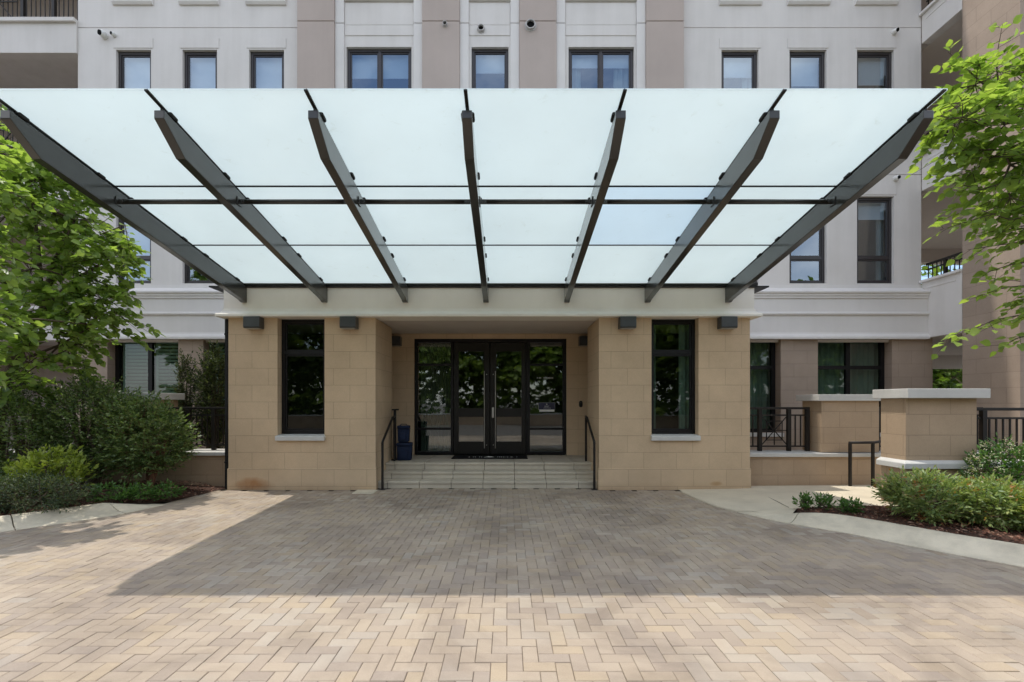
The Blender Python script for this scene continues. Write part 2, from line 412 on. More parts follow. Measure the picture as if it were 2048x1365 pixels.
def make_window(parent, x0, x1, z0, z1, y, fw=.05, mull=(), trans=(), fm='frame', gm='glass', blind=None, curtain=False, shutter=False, sash=True):
    """frame > pane, blind / curtain / shutter; y is the frame's front."""
    b = MB(); d = .085
    b.box(x0, x0+fw, y, y+d, z0, z1); b.box(x1-fw, x1, y, y+d, z0, z1)
    b.box(x0+fw, x1-fw, y, y+d, z0, z0+fw); b.box(x0+fw, x1-fw, y, y+d, z1-fw, z1)
    for m in mull: b.box(m-fw*.55, m+fw*.55, y+.004, y+d-.004, z0+fw, z1-fw)
    cuts = [x0+fw] + [v for m in mull for v in (m-fw*.55, m+fw*.55)] + [x1-fw]
    rows = [z0+fw] + [v for t in trans for v in (t-fw*.5, t+fw*.5)] + [z1-fw]
    for k in range(0, len(cuts), 2):
        for t in trans: b.box(cuts[k], cuts[k+1], y+.008, y+d-.008, t-fw*.5, t+fw*.5)
        if sash:
            s = fw*.55
            for q in range(0, len(rows), 2):
                a0, a1, c0, c1 = cuts[k], cuts[k+1], rows[q], rows[q+1]
                b.box(a0, a0+s, y+.026, y+.062, c0, c1); b.box(a1-s, a1, y+.026, y+.062, c0, c1)
                b.box(a0+s, a1-s, y+.026, y+.062, c0, c0+s); b.box(a0+s, a1-s, y+.026, y+.062, c1-s, c1)
    w = b.build('window', fm, parent)
    p = MB()
    for k in range(0, len(cuts), 2):
        for q in range(0, len(rows), 2):
            a, c = cuts[k], cuts[k+1]
            p.quad((a, y+.045, rows[q]), (c, y+.045, rows[q]), (c, y+.045, rows[q+1]), (a, y+.045, rows[q+1]))
    p.build('pane', gm, w)
    if blind:
        zb = z1 - (z1-z0)*blind
        m = MB().box(x0+.06, x1-.06, y+.15, y+.155, zb, z1-.02); m.box(x0+.06, x1-.06, y+.145, y+.16, zb-.02, zb)
        m.build('roller_blind', 'blind', w)
    if curtain:
        m = MB(); n = int((x1-x0)/.012); ph = random.random()*6
        pts = [(x0+(x1-x0)*k/n, y+.22+.025*math.sin(k*.55+ph)+.012*math.sin(k*.21+ph)) for k in range(n+1)]
        spans = [(0, n)] if curtain == 'full' else [(0, int(n*.22)), (int(n*.74), n)]
        for a, c in spans:
            for k in range(a, c):
                m.quad((*pts[k], z0-.02), (*pts[k+1], z0-.02), (*pts[k+1], z1), (*pts[k], z1))
        m.build('curtain', 'curtain', w, smooth=True)
    if shutter:
        m = MB()
        for k in range(0, len(cuts), 2):
            a, c = cuts[k]+.02, cuts[k+1]-.02
            m.box(a, a+.055, y+.11, y+.14, z0+.02, z1-.02); m.box(c-.055, c, y+.11, y+.14, z0+.02, z1-.02)
            z = z0+.06
            while z < z1-.06:
                m.prism([(y+.10, z+.018), (y+.108, z+.026), (y+.155, z-.018), (y+.147, z-.026)], 'x', a+.056, c-.056)
                z += .085
        m.build('shutter', 'shutter', w)
    return w

# ------------------------------------------------------------------ leaves
BROAD = (np.array([(0,0,0),(-.36,.22,.07),(-.40,.52,.05),(0,1,-.10),(.40,.52,.05),(.36,.22,.07),(0,.45,-.02)]), [(0,1,2,6),(6,2,3),(6,3,4),(0,6,4,5)])
SMALL = (np.array([(0,0,0),(-.24,.45,.05),(0,1,-.03),(.24,.45,.05)]), [(0,1,2),(0,2,3)])
SLIM = (np.array([(0,0,0),(-.15,.45,.03),(0,1,-.04),(.15,.45,.03)]), [(0,1,2),(0,2,3)])
NAN = (np.array([(0,0,0),(-.19,.42,.04),(0,1,-.06),(.19,.42,.04)]), [(0,1,2),(0,2,3)])
def unit(a): return a / np.maximum(1e-9, np.linalg.norm(a, axis=1, keepdims=True))
def leaf_mesh(name, m, parent, pos, dirs, size, tmpl, up=.8, jit=.5):
    pos = np.asarray(pos, float); n = len(pos)
    D = unit(np.asarray(dirs, float)); N = rng.normal(0, jit, (n,3)); N[:,2] += up
    N = N - (N*D).sum(1, keepdims=True)*D; N = unit(N); T = np.cross(D, N)
    S = np.asarray(size, float).reshape(-1,1) if np.ndim(size) else np.full((n,1), size)
    tv, tf = tmpl; k = len(tv)
    V = np.zeros((n,k,3))
    for i,(a,b,c) in enumerate(tv):
        V[:,i,:] = pos + S*(T*a + D*b + N*c)
    org = ORG[parent.name] if parent is not None else Vector((0,0,0))
    V = V.reshape(-1,3) - np.array(org)
    me = bpy.data.meshes.new(name)
    loops = np.concatenate([np.array([i for f in tf for i in f])[None,:] + (np.arange(n)*k)[:,None]]).ravel()
    tot = np.tile(np.array([len(f) for f in tf]), n); start = np.concatenate([[0], np.cumsum(tot)[:-1]])
    me.vertices.add(len(V)); me.vertices.foreach_set('co', V.ravel())
    me.loops.add(len(loops)); me.loops.foreach_set('vertex_index', loops.astype(np.int32))
    me.polygons.add(len(tot)); me.polygons.foreach_set('loop_start', start.astype(np.int32)); me.polygons.foreach_set('loop_total', tot.astype(np.int32))
    me.polygons.foreach_set('use_smooth', np.ones(len(tot), bool))
    me.update(calc_edges=True); me.validate()
    me.materials.append(M[m])
    o = bpy.data.objects.new(name, me); COL.objects.link(o)
    if parent is not None: o.parent = parent
    ORG[o.name] = org; return o

def twig_leaves(p0, d, L, n, droop=.25, spread=.9):
    """leaves alternating along a twig; returns positions, directions and the twig's points."""
    d = Vector(d).normalized(); side = d.cross(Vector((0,0,1)))
    if side.length < .05: side = Vector((1,0,0))
    side.normalize(); pos, dr, line = [], [], []
    for k in range(n+1):
        t = k/n; q = Vector(p0) + d*(L*t) + Vector((0,0,-droop*L*t*t))
        line.append(q)
        if k == 0: continue
        s = 1 if k % 2 else -1
        dd = d*(.55) + side*s*spread*(1-.55*t) + Vector((random.gauss(0,.2), random.gauss(0,.2), random.gauss(-.12,.25)))
        if k == n: dd = d + Vector((0,0,-.3))
        pos.append(q); dr.append(dd)
    return pos, dr, line

def shrub(name, label, cat, base, rx, ry, h, sprigs, per, leaf, m, tmpl=SMALL, L=.22, group=None, bark='bark', low=.12, upb=.55, jit=.6, lumps=5, extra=None, cone=False):
    base = Vector(base); t = thing(name, base, label, cat, group)
    ph = [(random.uniform(0,6.28), random.uniform(-.9,.9), random.uniform(.72,1.18)) for _ in range(lumps)]
    pos, dr, sz = [], [], []; st = MB()
    cz = base.z + h*(.5+low/2)
    for k in range(sprigs):
        u = random.uniform(-.95, 1); a = random.uniform(0, 2*math.pi); r = math.sqrt(max(0,1-u*u))
        w = Vector((r*math.cos(a), r*math.sin(a), u))
        bumpf = 1.0
        for (pa, pz, pf) in ph:
            dv = Vector((math.cos(pa)*math.sqrt(1-pz*pz), math.sin(pa)*math.sqrt(1-pz*pz), pz))
            c = w.dot(dv)
            if c > .55: bumpf *= 1 + (pf-1)*(c-.55)/.45
        f = random.uniform(.45, .95)**.6*bumpf
        tap = 1.0
        if cone: tap = max(.06, (1-u)/2)**.75*1.25
        hz = h*(1-low)/2
        p = Vector((base.x + w.x*rx*f*tap, base.y + w.y*ry*f*tap, cz + w.z*hz*f))
        d = Vector((w.x/ max(rx,.1), w.y/max(ry,.1), w.z/max(hz,.1)+.2)).normalized()*.8 + Vector((random.gauss(0,.35), random.gauss(0,.35), upb+random.gauss(0,.25)))
        LL = L*random.uniform(.6,1.35)
        a_, b_, ln = twig_leaves(p - d.normalized()*LL*.5, d, LL, per, .12, .9)
        pos += a_; dr += b_; sz += [leaf*random.uniform(.7,1.2) for _ in a_]
        if k % 3 == 0: st.tube([ln[0], ln[-1]], [.004, .0015], 3, False)
    for k in range(7):
        a = random.uniform(0, 6.28); q = Vector((base.x+math.cos(a)*rx*.5, base.y+math.sin(a)*ry*.5, base.z+h*random.uniform(.55,.8)))
        mid = base.lerp(q, .5) + Vector((random.gauss(0,.05*rx), random.gauss(0,.05*rx), .03))
        st.tube([base + Vector((random.gauss(0,.04), random.gauss(0,.04), -.02)), mid, q], [.022*max(.5,h), .014*max(.5,h), .005], 6)
    leaf_mesh('foliage', m, t, pos, dr, sz, tmpl, .9, jit)
    st.build('stem', bark, t)
    if extra: extra(t, base, rx, ry, h)
    return t

def tree(name, label, loc, trunk, limbs, clusters, leaf, m, tmpl=BROAD, per=9, L=.5, group=None, bark='bark', droop=.3, twigs=()):
    """trunk: [(point, radius)]; limbs: list of [(point, radius)]; clusters: (center, rx, ry, rz, count)."""
    t = thing(name, loc, label, 'tree', group)
    tb = MB(); tb.tube([p for p,_ in trunk], [r for _,r in trunk], 10); tb.build('trunk', bark, t, smooth=True)
    lb = MB()
    for lm in limbs: lb.tube([p for p,_ in lm], [r for _,r in lm], 7)
    pos, dr, sz = [], [], []
    joints = [Vector(p) for lm in limbs for p,_ in lm[1:]] + [Vector(p) for p,_ in trunk[-2:]]
    for (c, rx, ry, rz, cnt) in clusters:
        c = Vector(c); j = min(joints, key=lambda q: (q-c).length)
        mid = j.lerp(c, .5) + Vector((random.gauss(0,.06), random.gauss(0,.06), .05))
        lb.tube([j, mid, c], [.018, .012, .006], 5, False)
        for k in range(cnt):
            while True:
                w = Vector((random.uniform(-1,1), random.uniform(-1,1), random.uniform(-1,1)))
                if w.length < 1: break
            p = c + Vector((w.x*rx, w.y*ry, w.z*rz))
            d = Vector((w.x*rx, w.y*ry, w.z*rz*.5)); d = d.normalized() if d.length > 1e-3 else Vector((1,0,0))
            d = d + Vector((random.gauss(0,.45), random.gauss(0,.45), random.gauss(.05,.25)))
            LL = L*random.uniform(.6,1.2)
            a_, b_, ln = twig_leaves(p, d, LL, per, droop, .9)
            pos += a_; dr += b_; sz += [leaf*random.uniform(.6,1.15) for _ in a_]
            lb.tube([ln[0], ln[len(ln)//2], ln[-1]], [.006, .004, .002], 4, False)
            if k % 3 == 0: lb.tube([c, ln[0]], [.006, .005], 4, False)
    for (pts, n) in twigs:       # explicit leafy branches
        pts = [Vector(p) for p in pts]
        seg = [(pts[i+1]-pts[i]).length for i in range(len(pts)-1)]; tot = sum(seg)
        lb.tube(pts, [.014-.011*i/(len(pts)-1) for i in range(len(pts))], 5, False)
        for k in range(n):
            s = (k+.5)/n*tot; i = 0
            while i < len(seg)-1 and s > seg[i]: s -= seg[i]; i += 1
            q = pts[i].lerp(pts[i+1], min(1, s/seg[i])); d = (pts[i+1]-pts[i]).normalized()
            side = d.cross(Vector((0,0,1))).normalized()*(1 if k%2 else -1)
            a_, b_, ln = twig_leaves(q, d*.6+side*random.uniform(.3,1)+Vector((0,0,random.gauss(0,.3))), leaf*random.uniform(.8,2.1), random.choice((2,3,3,4)), droop, .9)
            pos += a_; dr += b_; sz += [leaf*random.uniform(.6,1.15) for _ in a_]
            lb.tube([ln[0], ln[-1]], [.004,.002], 4, False)
    lb.build('branch', bark, t, smooth=True)
    leaf_mesh('crown', m, t, pos, dr, sz, tmpl, 1.0, .55)
    return t

# ================================================================== SETTING
g = MB(); g.quad((-400,-400,-.035),(400,-400,-.035),(400,400,-.035),(-400,400,-.035))
structure(g.build('ground', 'asphalt'))

RPATH = [(3.17,8.72),(3.20,7.9),(3.28,7.45),(3.43,7.12),(3.72,6.55),(4.27,5.95),(4.72,5.23),(5.12,4.74),(5.9,3.9),(7.0,2.9),(8.6,1.6)]
LPATH = [(-5.45,7.66),(-5.52,7.35),(-5.62,6.99),(-5.88,6.60),(-6.2,6.23),(-6.36,6.02),(-7.0,5.32),(-7.8,4.55),(-9.2,3.4)]
def inside(poly, x, y):
    c = False; n = len(poly)
    for i in range(n):
        (x1,y1),(x2,y2) = poly[i], poly[(i+1)%n]
        if (y1 > y) != (y2 > y) and x < (x2-x1)*(y-y1)/(y2-y1)+x1: c = not c
    return c
RZONE = RPATH + [(14,1.6),(14,9.5),(3.17,9.5)]
LZONE = [(-5.30,9.5),(-5.33,9.0)] + LPATH + [(-14,3.4),(-14,9.5)]
def inner(poly, d):
    cx = [(p[0], p[1]) for p in poly]; return cx

def pavers():
    U = .1005; gap = .0028; v = []; f = []
    def brick(x0, x1, y0, y1):
        cx, cy = (x0+x1)/2, (y0+y1)/2
        if inside(RZONE, cx-.12, cy-.12) or inside(LZONE, cx+.12, cy-.12): return
        if cy > 9.13 or (cy > 8.93 and (cx < -2.47 or cx > 1.73)): return
        x0 += gap/2; x1 -= gap/2; y0 += gap/2; y1 -= gap/2
        z = random.gauss(0, .0012); tx, ty = random.gauss(0,.004), random.gauss(0,.004); e = .004
        def zz(x, y): return z + (x-cx)*tx + (y-cy)*ty
        o = len(v)
        for (x,y) in ((x0,y0),(x1,y0),(x1,y1),(x0,y1)): v.append((x,y,-.012))
        for (x,y) in ((x0,y0),(x1,y0),(x1,y1),(x0,y1)): v.append((x,y,zz(x,y)-.0035))
        for (x,y) in ((x0+e,y0+e),(x1-e,y0+e),(x1-e,y1-e),(x0+e,y1-e)): v.append((x,y,zz(x,y)))
        f.append((o+8,o+9,o+10,o+11))
        for a in (0, 4):
            for i in range(4): f.append((o+a+i, o+a+(i+1)%4, o+a+4+(i+1)%4, o+a+4+i))
    nx0, nx1 = int(-9.2/U), int(9.0/U); ny0, ny1 = int(-1.5/U), int(9.2/U)
    for i in range(nx0, nx1):
        for j in range(ny0, ny1):
            k = (i-j) % 4
            if k == 0: brick(i*U, (i+2)*U, j*U, (j+1)*U)
            elif k == 3: brick(i*U, (i+1)*U, j*U, (j+2)*U)
    me = bpy.data.meshes.new('driveway_pavers'); me.from_pydata(v, [], f); me.update()
    me.materials.append(M['pavers'])
    o = bpy.data.objects.new('driveway_pavers', me); COL.objects.link(o); ORG[o.name] = Vector((0,0,0)); structure(o)
pavers()
b = MB(); b.quad((-9.6,-1.6,-.010),(9.4,-1.6,-.010),(9.4,9.5,-.010),(-9.6,9.5,-.010)); structure(b.build('joint_sand', 'joint'))
box('drive_far', 'asphalt', None, -30, 30, -14, -1.6, -.03, -.012); structure(bpy.data.objects['drive_far'])

def kerb(name, path, side, joints, h0, h1, start=0.0):
    """rolled kerb swept along its gutter line; height grows from start over the first metre."""
    pts = [Vector(p) for p in path]; dense = []
    for i in range(len(pts)-1):
        n = max(2, int((pts[i+1]-pts[i]).length/.06))
        for k in range(n): dense.append(pts[i].lerp(pts[i+1], k/n))
    dense.append(pts[-1])
    for _ in range(6):
        dense = [dense[0]] + [(dense[i-1]+dense[i]*2+dense[i+1])/4 for i in range(1,len(dense)-1)] + [dense[-1]]
    prof = [(0,-.03),(0,.004),(.06,.008),(.16,.022),(.24,.05),(.30,.088),(.35,.112),(.40,.126),(.47,.130),(.50,.124),(.50,-.03)]
    b = MB(); s = 0; ring_prev = None; rings = []
    for i, p in enumerate(dense):
        if i: s += (p-dense[i-1]).length
        d = (dense[min(i+1,len(dense)-1)]-dense[max(i-1,0)]).normalized(); nrm = Vector((-d.y, d.x))*side
        k = min(1, max(0, (s-h0)/(h1-h0))); k = k*k*(3-2*k); wid = .45+.55*k
        rings.append((s, [(p.x+nrm.x*o*wid, p.y+nrm.y*o*wid, (z*k if z > .005 else z)+ (.0025 if z > 0 else 0)) for o,z in prof]))
    def add(seg):
        n = len(prof); v = [q for r in seg for q in r]; f = []
        for i in range(len(seg)-1):
            for j in range(n-1): f.append((i*n+j, i*n+j+1, (i+1)*n+j+1, (i+1)*n+j))
        f += [tuple(range(n)), tuple(range((len(seg)-1)*n, len(seg)*n))]; b.add(v, f)
    seg = []; js = list(joints)
    for s, r in rings:
        if s < start: continue
        if js and s > js[0]:
            js.pop(0); prev = seg[-1]
            seg.append([tuple(Vector(a).lerp(Vector(c), .78)) for a, c in zip(prev, r)]); add(seg); seg = []
        seg.append(r)
    add(seg)
    o = b.build(name, 'concrete', None, smooth=False); structure(o)
    return [(r[8][0], r[8][1], r[8][2]) for s, r in rings if s >= start]
KR = kerb('kerb_right', RPATH, 1, [2.35, 5.05, 7.4], 1.55, 2.9, 0.0)
KL = kerb('kerb_left', LPATH, -1, [.62, 1.75, 3.1], -.1, .75, 0.0)

def bed(name, outline):
    me = bpy.data.meshes.new(name); bm = bmesh.new()
    f = bm.faces.new([bm.verts.new(p) for p in outline]); bmesh.ops.triangulate(bm, faces=[f]); bmesh.ops.recalc_face_normals(bm, faces=bm.faces)
    for q in bm.faces:
        if q.normal.z < 0: q.normal_flip()
    bm.to_mesh(me); bm.free(); me.materials.append(M['soil'])
    o = bpy.data.objects.new(name, me); COL.objects.link(o); structure(o); return o
LBED = [(-5.27,9.2,.012),(-5.36,8.95,.006),(-5.44,8.4,.006),(-5.50,7.9,.008)] + [(x,y,max(.004,z-.02)) for x,y,z in KL[6::4]] + [(-13,4.0,.11),(-13,9.2,.11),(-7,9.2,.10)]
bed('planting_bed_left', LBED)
MULCH_EDGE = [(4.18,6.92,.095),(4.75,7.05,.10),(5.25,7.10,.10),(6.9,6.95,.11)]
rk = [(x,y,z-.02) for x,y,z in KR if x > 4.05]
RBED = rk[::5] + [(13,2.2,.11),(13,7.0,.11)] + MULCH_EDGE[::-1]
bed('planting_bed_right', RBED)
def chips(outline, n, bounds, zf, name):
    pos, dr = [], []; poly = [(p[0],p[1]) for p in outline]
    while len(pos) < n:
        x = random.uniform(bounds[0],bounds[1]); y = random.uniform(bounds[2],bounds[3])
        if inside(poly, x, y):
            pos.append((x,y,zf(x,y)+random.uniform(.002,.02))); a = random.uniform(0,6.28); dr.append((math.cos(a),math.sin(a),random.gauss(0,.25)))
    o = leaf_mesh(name, 'chips', None, pos, dr, np.array([random.uniform(.018,.06) for _ in pos]), SLIM, 1.0, .5); o['kind'] = 'stuff'; return o
chips(LBED, 7000, (-8.2,-5.2,6.0,9.2), lambda x,y: .012 + .115*min(1, max(0,(-5.45-x)/.6)), 'bark_mulch')
chips(RBED, 13000, (4.0,8.6,3.6,7.1), lambda x,y: .112, 'bark_mulch')

# concrete walk on the right
wk = MB()
out = [(3.165,8.80),(3.17,8.72),(3.20,7.9),(3.28,7.45),(3.43,7.14)]
o2 = [(p[0]+.02, p[1], .009) for p in out[1:]]
kk = [(x,y,max(.012,z-.004)) for x,y,z in KR if 3.60 < x < 4.1 and y < 7.2]
wpoly = o2 + kk[::3] + [(p[0],p[1],p[2]+.012) for p in MULCH_EDGE] + [(9.5,6.9,.12),(9.5,9.3,.07),(4.6,9.3,.03),(4.6,8.97,.02),(3.20,8.95,.012)]
me = bpy.data.meshes.new('sidewalk'); bm = bmesh.new(); ff = bm.faces.new([bm.verts.new(p) for p in wpoly]); bmesh.ops.triangulate(bm, faces=[ff])
bmesh.ops.recalc_face_normals(bm, faces=bm.faces)
bm.to_mesh(me); bm.free(); me.materials.append(M['walk']); so = bpy.data.objects.new('sidewalk', me); COL.objects.link(so); structure(so)
b = MB()   # scored joints in the walk
b.bar((4.56,8.9,.026),(4.14,7.05,.094),.006,.004)
structure(b.build('sidewalk_joint', 'joint'))
b = MB(); b.box(-2.78,-2.40,8.60,8.94,-.02,.012); structure(b.build('utility_pad', 'concrete', None, .006))

# ================================================================== APARTMENT BUILDING
BLD = thing('apartment_building', (0,11.3,0), 'white stucco apartment building with taupe pilasters rising behind the glass canopy', 'building')
XL, XR, TOP = -10.10, 9.75, 20.0
YF = 11.30
def fx(px): return PX(px, YF)
LW = [(fx(232),fx(302)),(fx(365),fx(434)),(fx(498),fx(568))]
RW = [(fx(1443),fx(1517)),(fx(1579),fx(1653)),(fx(1714),fx(1788))]
FLOORS = [(4.44,6.49),(7.89,9.94),(11.34,13.39)]
P1, P2, P3, P4 = (-4.856,-4.0),(-1.965,-1.098),(.289,1.145),(3.225,4.092)
JZ = [7.0,10.46,13.9]
def facade(x0, x1, y, holes, m, name):
    b = MB(); z = 3.05 if y > 11.25 else 3.9; cuts = JZ+[TOP]
    for c in cuts:
        wall_panel(b, y, x0, x1, z, c-.008, holes_in(holes, z, c-.008), .16)
        if c < TOP: b.quad((x0,y+.018,c-.01),(x1,y+.018,c-.01),(x1,y+.018,c+.01),(x0,y+.018,c+.01)); b.quad((x0,y,c-.008),(x1,y,c-.008),(x1,y+.018,c-.008),(x0,y+.018,c-.008)); b.quad((x0,y,c+.008),(x1,y,c+.008),(x1,y+.018,c+.008),(x0,y+.018,c+.008))
        z = c+.008
    return b.build(name, m, BLD)
def holes_in(holes, z0, z1): return [h for h in holes if h[3] > z0 and h[2] < z1]
hl = [(a,b_,z0,z1) for a,b_ in LW for z0,z1 in FLOORS]
hr = [(a,b_,z0,z1) for a,b_ in RW for z0,z1 in FLOORS]
facade(XL, P1[0], YF, hl, 'white', 'facade_wall'); facade(P4[1], XR, YF, hr, 'white', 'facade_wall')
BAYS = [(P1[1],P2[0],(-3.75,-2.231)),(P2[1],P3[0],(-.829,.035)),(P3[1],P4[0],(1.437,2.967))]
for a,b_,w in BAYS:
    facade(a, b_, 11.21, [(w[0],w[1],z0,z1) for z0,z1 in FLOORS], 'white', 'bay_wall')
for a,b_ in (P1,P2,P3,P4):
    b = MB(); z = 3.9
    for c in JZ+[TOP]:
        b.box(a, b_, 11.10, 11.5, z, c-.009); z = c+.009
    b.box(a+.01, b_-.01, 11.12, 11.45, 3.92, TOP-.1)
    b.build('pilaster', 'brown', BLD, .008)
for a,b_,w in BAYS:
    for (x0,x1) in ((a+.002,a+.21),(b_-.21,b_-.002)):
        b = MB(); z = 3.9
        for c in JZ+[TOP]:
            b.box(x0, x1, 11.16, 11.4, z, c-.008); z = c+.008
        b.build('pilaster_strip', 'trim', BLD, .006)
    s0, s1 = a+.215, b_-.215
    b = MB()
    for z0,z1 in FLOORS:
        b.box(s0, s1, 11.195, 11.24, z1+.26, z1+.50)
        b.box(s0, s1, 11.195, 11.24, z1+.505, z1+1.02)
        b.box(s0, s1, 11.15, 11.26, z1+1.05, z1+1.10)
    b.build_each('bay_panel', 'white', BLD, .006)
# side lintel panels and moulded aprons
for ws in (LW, RW):
    for a,b_ in ws:
        b = MB()
        for z0,z1 in FLOORS: b.box(a-.05, b_+.05, 11.286, 11.33, z1+.035, z1+.27)
        b.build_each('lintel', 'white', BLD, .004)
        b = MB()
        for z0,z1 in FLOORS[1:]:
            b.prism([(11.31,z0-.36),(11.26,z0-.36),(11.225,z0-.31),(11.225,z0-.285),(11.26,z0-.27),(11.26,z0-.02),(11.31,z0-.02)], 'x', a-.06, b_+.06)
        b.build_each('window_apron', 'trim', BLD, .004)
# windows
bl = [.0,.0,.0]
for k,(a,b_) in enumerate(LW):
    for j,(z0,z1) in enumerate(FLOORS):
        make_window(BLD, a+.002, b_-.002, z0+.002, z1-.002, YF+.07, .06, (), (z0+.62,), 'frame_grey', 'glass_up', blind=(.98 if j != 0 else .96) if not (j == 0 and k == 1) else .2)
for k,(a,b_) in enumerate(RW):
    for j,(z0,z1) in enumerate(FLOORS):
        make_window(BLD, a+.002, b_-.002, z0+.002, z1-.002, YF+.07, .06, (), (z0+.62,), 'frame_grey', 'glass_up', blind=[.24,.34,.33][k] if j else [.3,.25,.22][k], curtain=(k != 1))
for k,(a,b_,w) in enumerate(BAYS):
    for j,(z0,z1) in enumerate(FLOORS):
        ml = () if k == 1 else ((w[0]+w[1])/2,)
        make_window(BLD, w[0]+.002, w[1]-.002, z0+.002, z1-.002, 11.28, .06, ml, (z0+.62,), 'frame_grey', 'glass_up', blind=[.28,.22,.16][k], curtain=(k == 2))
# structure behind the skin
core = MB(); core.box(XL+.02, XR-.16, 14.2, 14.6, .2, TOP-.3)
for z in (3.3,6.95,10.4,13.9): core.box(XL+.02, XR-.16, 11.55, 14.19, z, z+.3)
for x in (-6.6,-4.5,-1.5,.7,3.7,6.2,8.0): core.box(x, x+.1, 11.6, 14.19, 3.61, TOP-.4)
core.build('interior', 'room', BLD)
box('roof_slab', 'white', BLD, XL-.3, XR+.0, 11.25, 15, TOP-.02, TOP+.05)
b = MB(); b.box(XR-.15, XR-.001, 11.318, 14.6, 3.62, TOP-.03); b.box(XL+.001, XL+.15, 11.318, 14.6, 0, TOP-.03); b.build_each('end_wall', 'white', BLD)
# ground-floor stone and its windows
HOL = [(-9.327,-7.67,.96,3.2),(-7.09,-5.45,.96,3.2)]; HOR = [(4.75,6.388,.93,3.2),(7.253,8.985,.93,3.2)]
b = MB(); wall_panel(b, 11.20, XL, -5.3, .0, 3.2, HOL, .32); b.build('stone_wall', 'block_main', BLD); b = MB(); wall_panel(b, 11.20, 4.62, 9.93, .0, 3.2, HOR, .32)
b.quad((9.93,11.2,0),(9.93,11.9,0),(9.93,11.9,3.16),(9.93,11.2,3.16))
b.build('stone_wall', 'block_main', BLD)
for k,(a,c,z0,z1) in enumerate(HOL):
    w = make_window(BLD, a+.004, c-.004, z0, 3.16, 11.42, .085, ((a+c)/2+.0,), (), 'frame', 'glass', shutter=True, sash=False)
    MB().box(a-.05, c+.05, 11.14, 11.40, z0-.09, z0-.003).build('sill', 'cap', w, .006)
for k,(a,c,z0,z1) in enumerate(HOR):
    w = make_window(BLD, a+.004, c-.004, z0, 3.16, 11.42, .085, ((a+c)/2,), (2.47,), 'frame', 'glass', curtain='full', sash=False)
    MB().box(a-.05, c+.05, 11.14, 11.40, z0-.09, z0-.003).build('sill', 'cap', w, .006)
# band course between stone and stucco
prof = [(11.34,3.105),(11.06,3.105),(11.06,3.150),(11.075,3.185),(11.105,3.215),(11.12,3.26),(11.12,3.645),(11.085,3.66),(11.07,3.685),(11.075,3.715),(11.12,3.735),
        (11.12,4.045),(11.095,4.05),(11.095,4.10),(11.075,4.105),(11.075,4.15),(11.05,4.16),(11.04,4.19),(11.055,4.215),(11.12,4.235),(11.21,4.27),(11.285,4.33),(11.285,4.40),(11.34,4.40)]
for a,c in ((XL-.02,-5.0),(4.4,XR)): MB().prism(prof, 'x', a, c).build('band_course', 'trim', BLD)
# left loggia beyond the wall's end
b = MB()
for z in (3.10,6.40,9.84,13.3):
    b.box(-15, XL-.004, 11.26, 11.5, z, z+.70); b.box(-15, XL-.004, 11.19, 11.52, z+.70, z+.79); b.box(-15, XL-.004, 11.5, 13.6, z+.15, z+.40)
b.build_each('balcony_parapet', 'white', BLD, .006)
b = MB(); b.box(-15, XL-.004, 13.6, 13.8, 0, TOP); b.box(-15.2,-15,11.2,13.8,0,TOP); b.build_each('balcony_back_wall', 'brown', BLD)
b = MB()
for z in (6.40+.79, 9.84+.79):
    x = -15
    while x < XL-.03:
        b.bar((x,11.36,z),(x,11.36,z+1.0),.016,.016); x += .11
    b.box(-15, XL-.004, 11.33, 11.39, z+1.0, z+1.05); b.box(-15, XL-.004, 11.345, 11.375, z+.002, z+.03)
    for x in (-11.45,-10.72,-12.6): b.box(x-.035,x+.035,11.325,11.395,z,z+1.0)
    xc = -12.02
    for (p,q) in (((-.38,0),(.38,.9)),((-.38,.9),(.38,0)),((-.45,.45),(.45,.45)),((0,0),(0,.9)),((-.45,.85),(.45,.85))):
        b.bar((xc+p[0],11.345,z+.03+p[1]),(xc+q[0],11.345,z+.03+q[1]),.022,.022)
b.build('balcony_railing', 'rail', BLD)
# right wing: loggia and tower
b = MB(); X0 = 9.75
for (z0,z1) in ((3.14,4.44),(6.61,7.42),(10.07,10.72),(13.5,14.2)):
    b.box(X0, X0+.22, 10.29, 11.285, z0, z1)
    b.box(X0-.012, X0+.1, 10.42, 11.16, z1-.16, z1-.12) if z0 < 13 else None
b.build_each('balcony_parapet', 'white', BLD, .005)
b = MB()
for (z0,z1) in ((3.14,4.44),(6.61,7.42),(10.07,10.72)): b.box(X0-.07, X0+.27, 10.29, 11.29, z1, z1+.055)
b.build_each('parapet_cap', 'trim', BLD, .005)
b = MB()
for z0 in (3.16,6.63,10.09,13.52): b.box(X0+.221, 16, 10.3, 15.6, z0, z0+.32)
b.build_each('balcony_slab', 'soffit', BLD)
b = MB(); b.box(X0+.22, 16, 15.6, 15.9, 2.75, 4.40); b.box(X0+.22, 16, 15.6, 15.9, 6.2, 7.4); b.build_each('balcony_beam', 'soffit', BLD)
b = MB(); b.box(X0+.25, 16, 13.0, 13.2, 6.96, 10.08); b.box(X0+.25,16,13.0,13.2,10.42,13.5); b.box(15.8,16,10.3,15.6,3.5,6.6); b.build_each('balcony_back_wall', 'brown', BLD)
def rail_y(b, x, y0, y1, z0, z1):
    b.box(x-.02,x+.02,y0,y1,z1-.05,z1); b.box(x-.012,x+.012,y0,y1,z1-.16,z1-.13)
    y = y0+.05
    while y < y1:
        b.box(x-.008,x+.008,y-.008,y+.008,z0,z1-.05); y += .11
    b.box(x-.03,x+.03,(y0+y1)/2-.03,(y0+y1)/2+.03,z0,z1-.05)
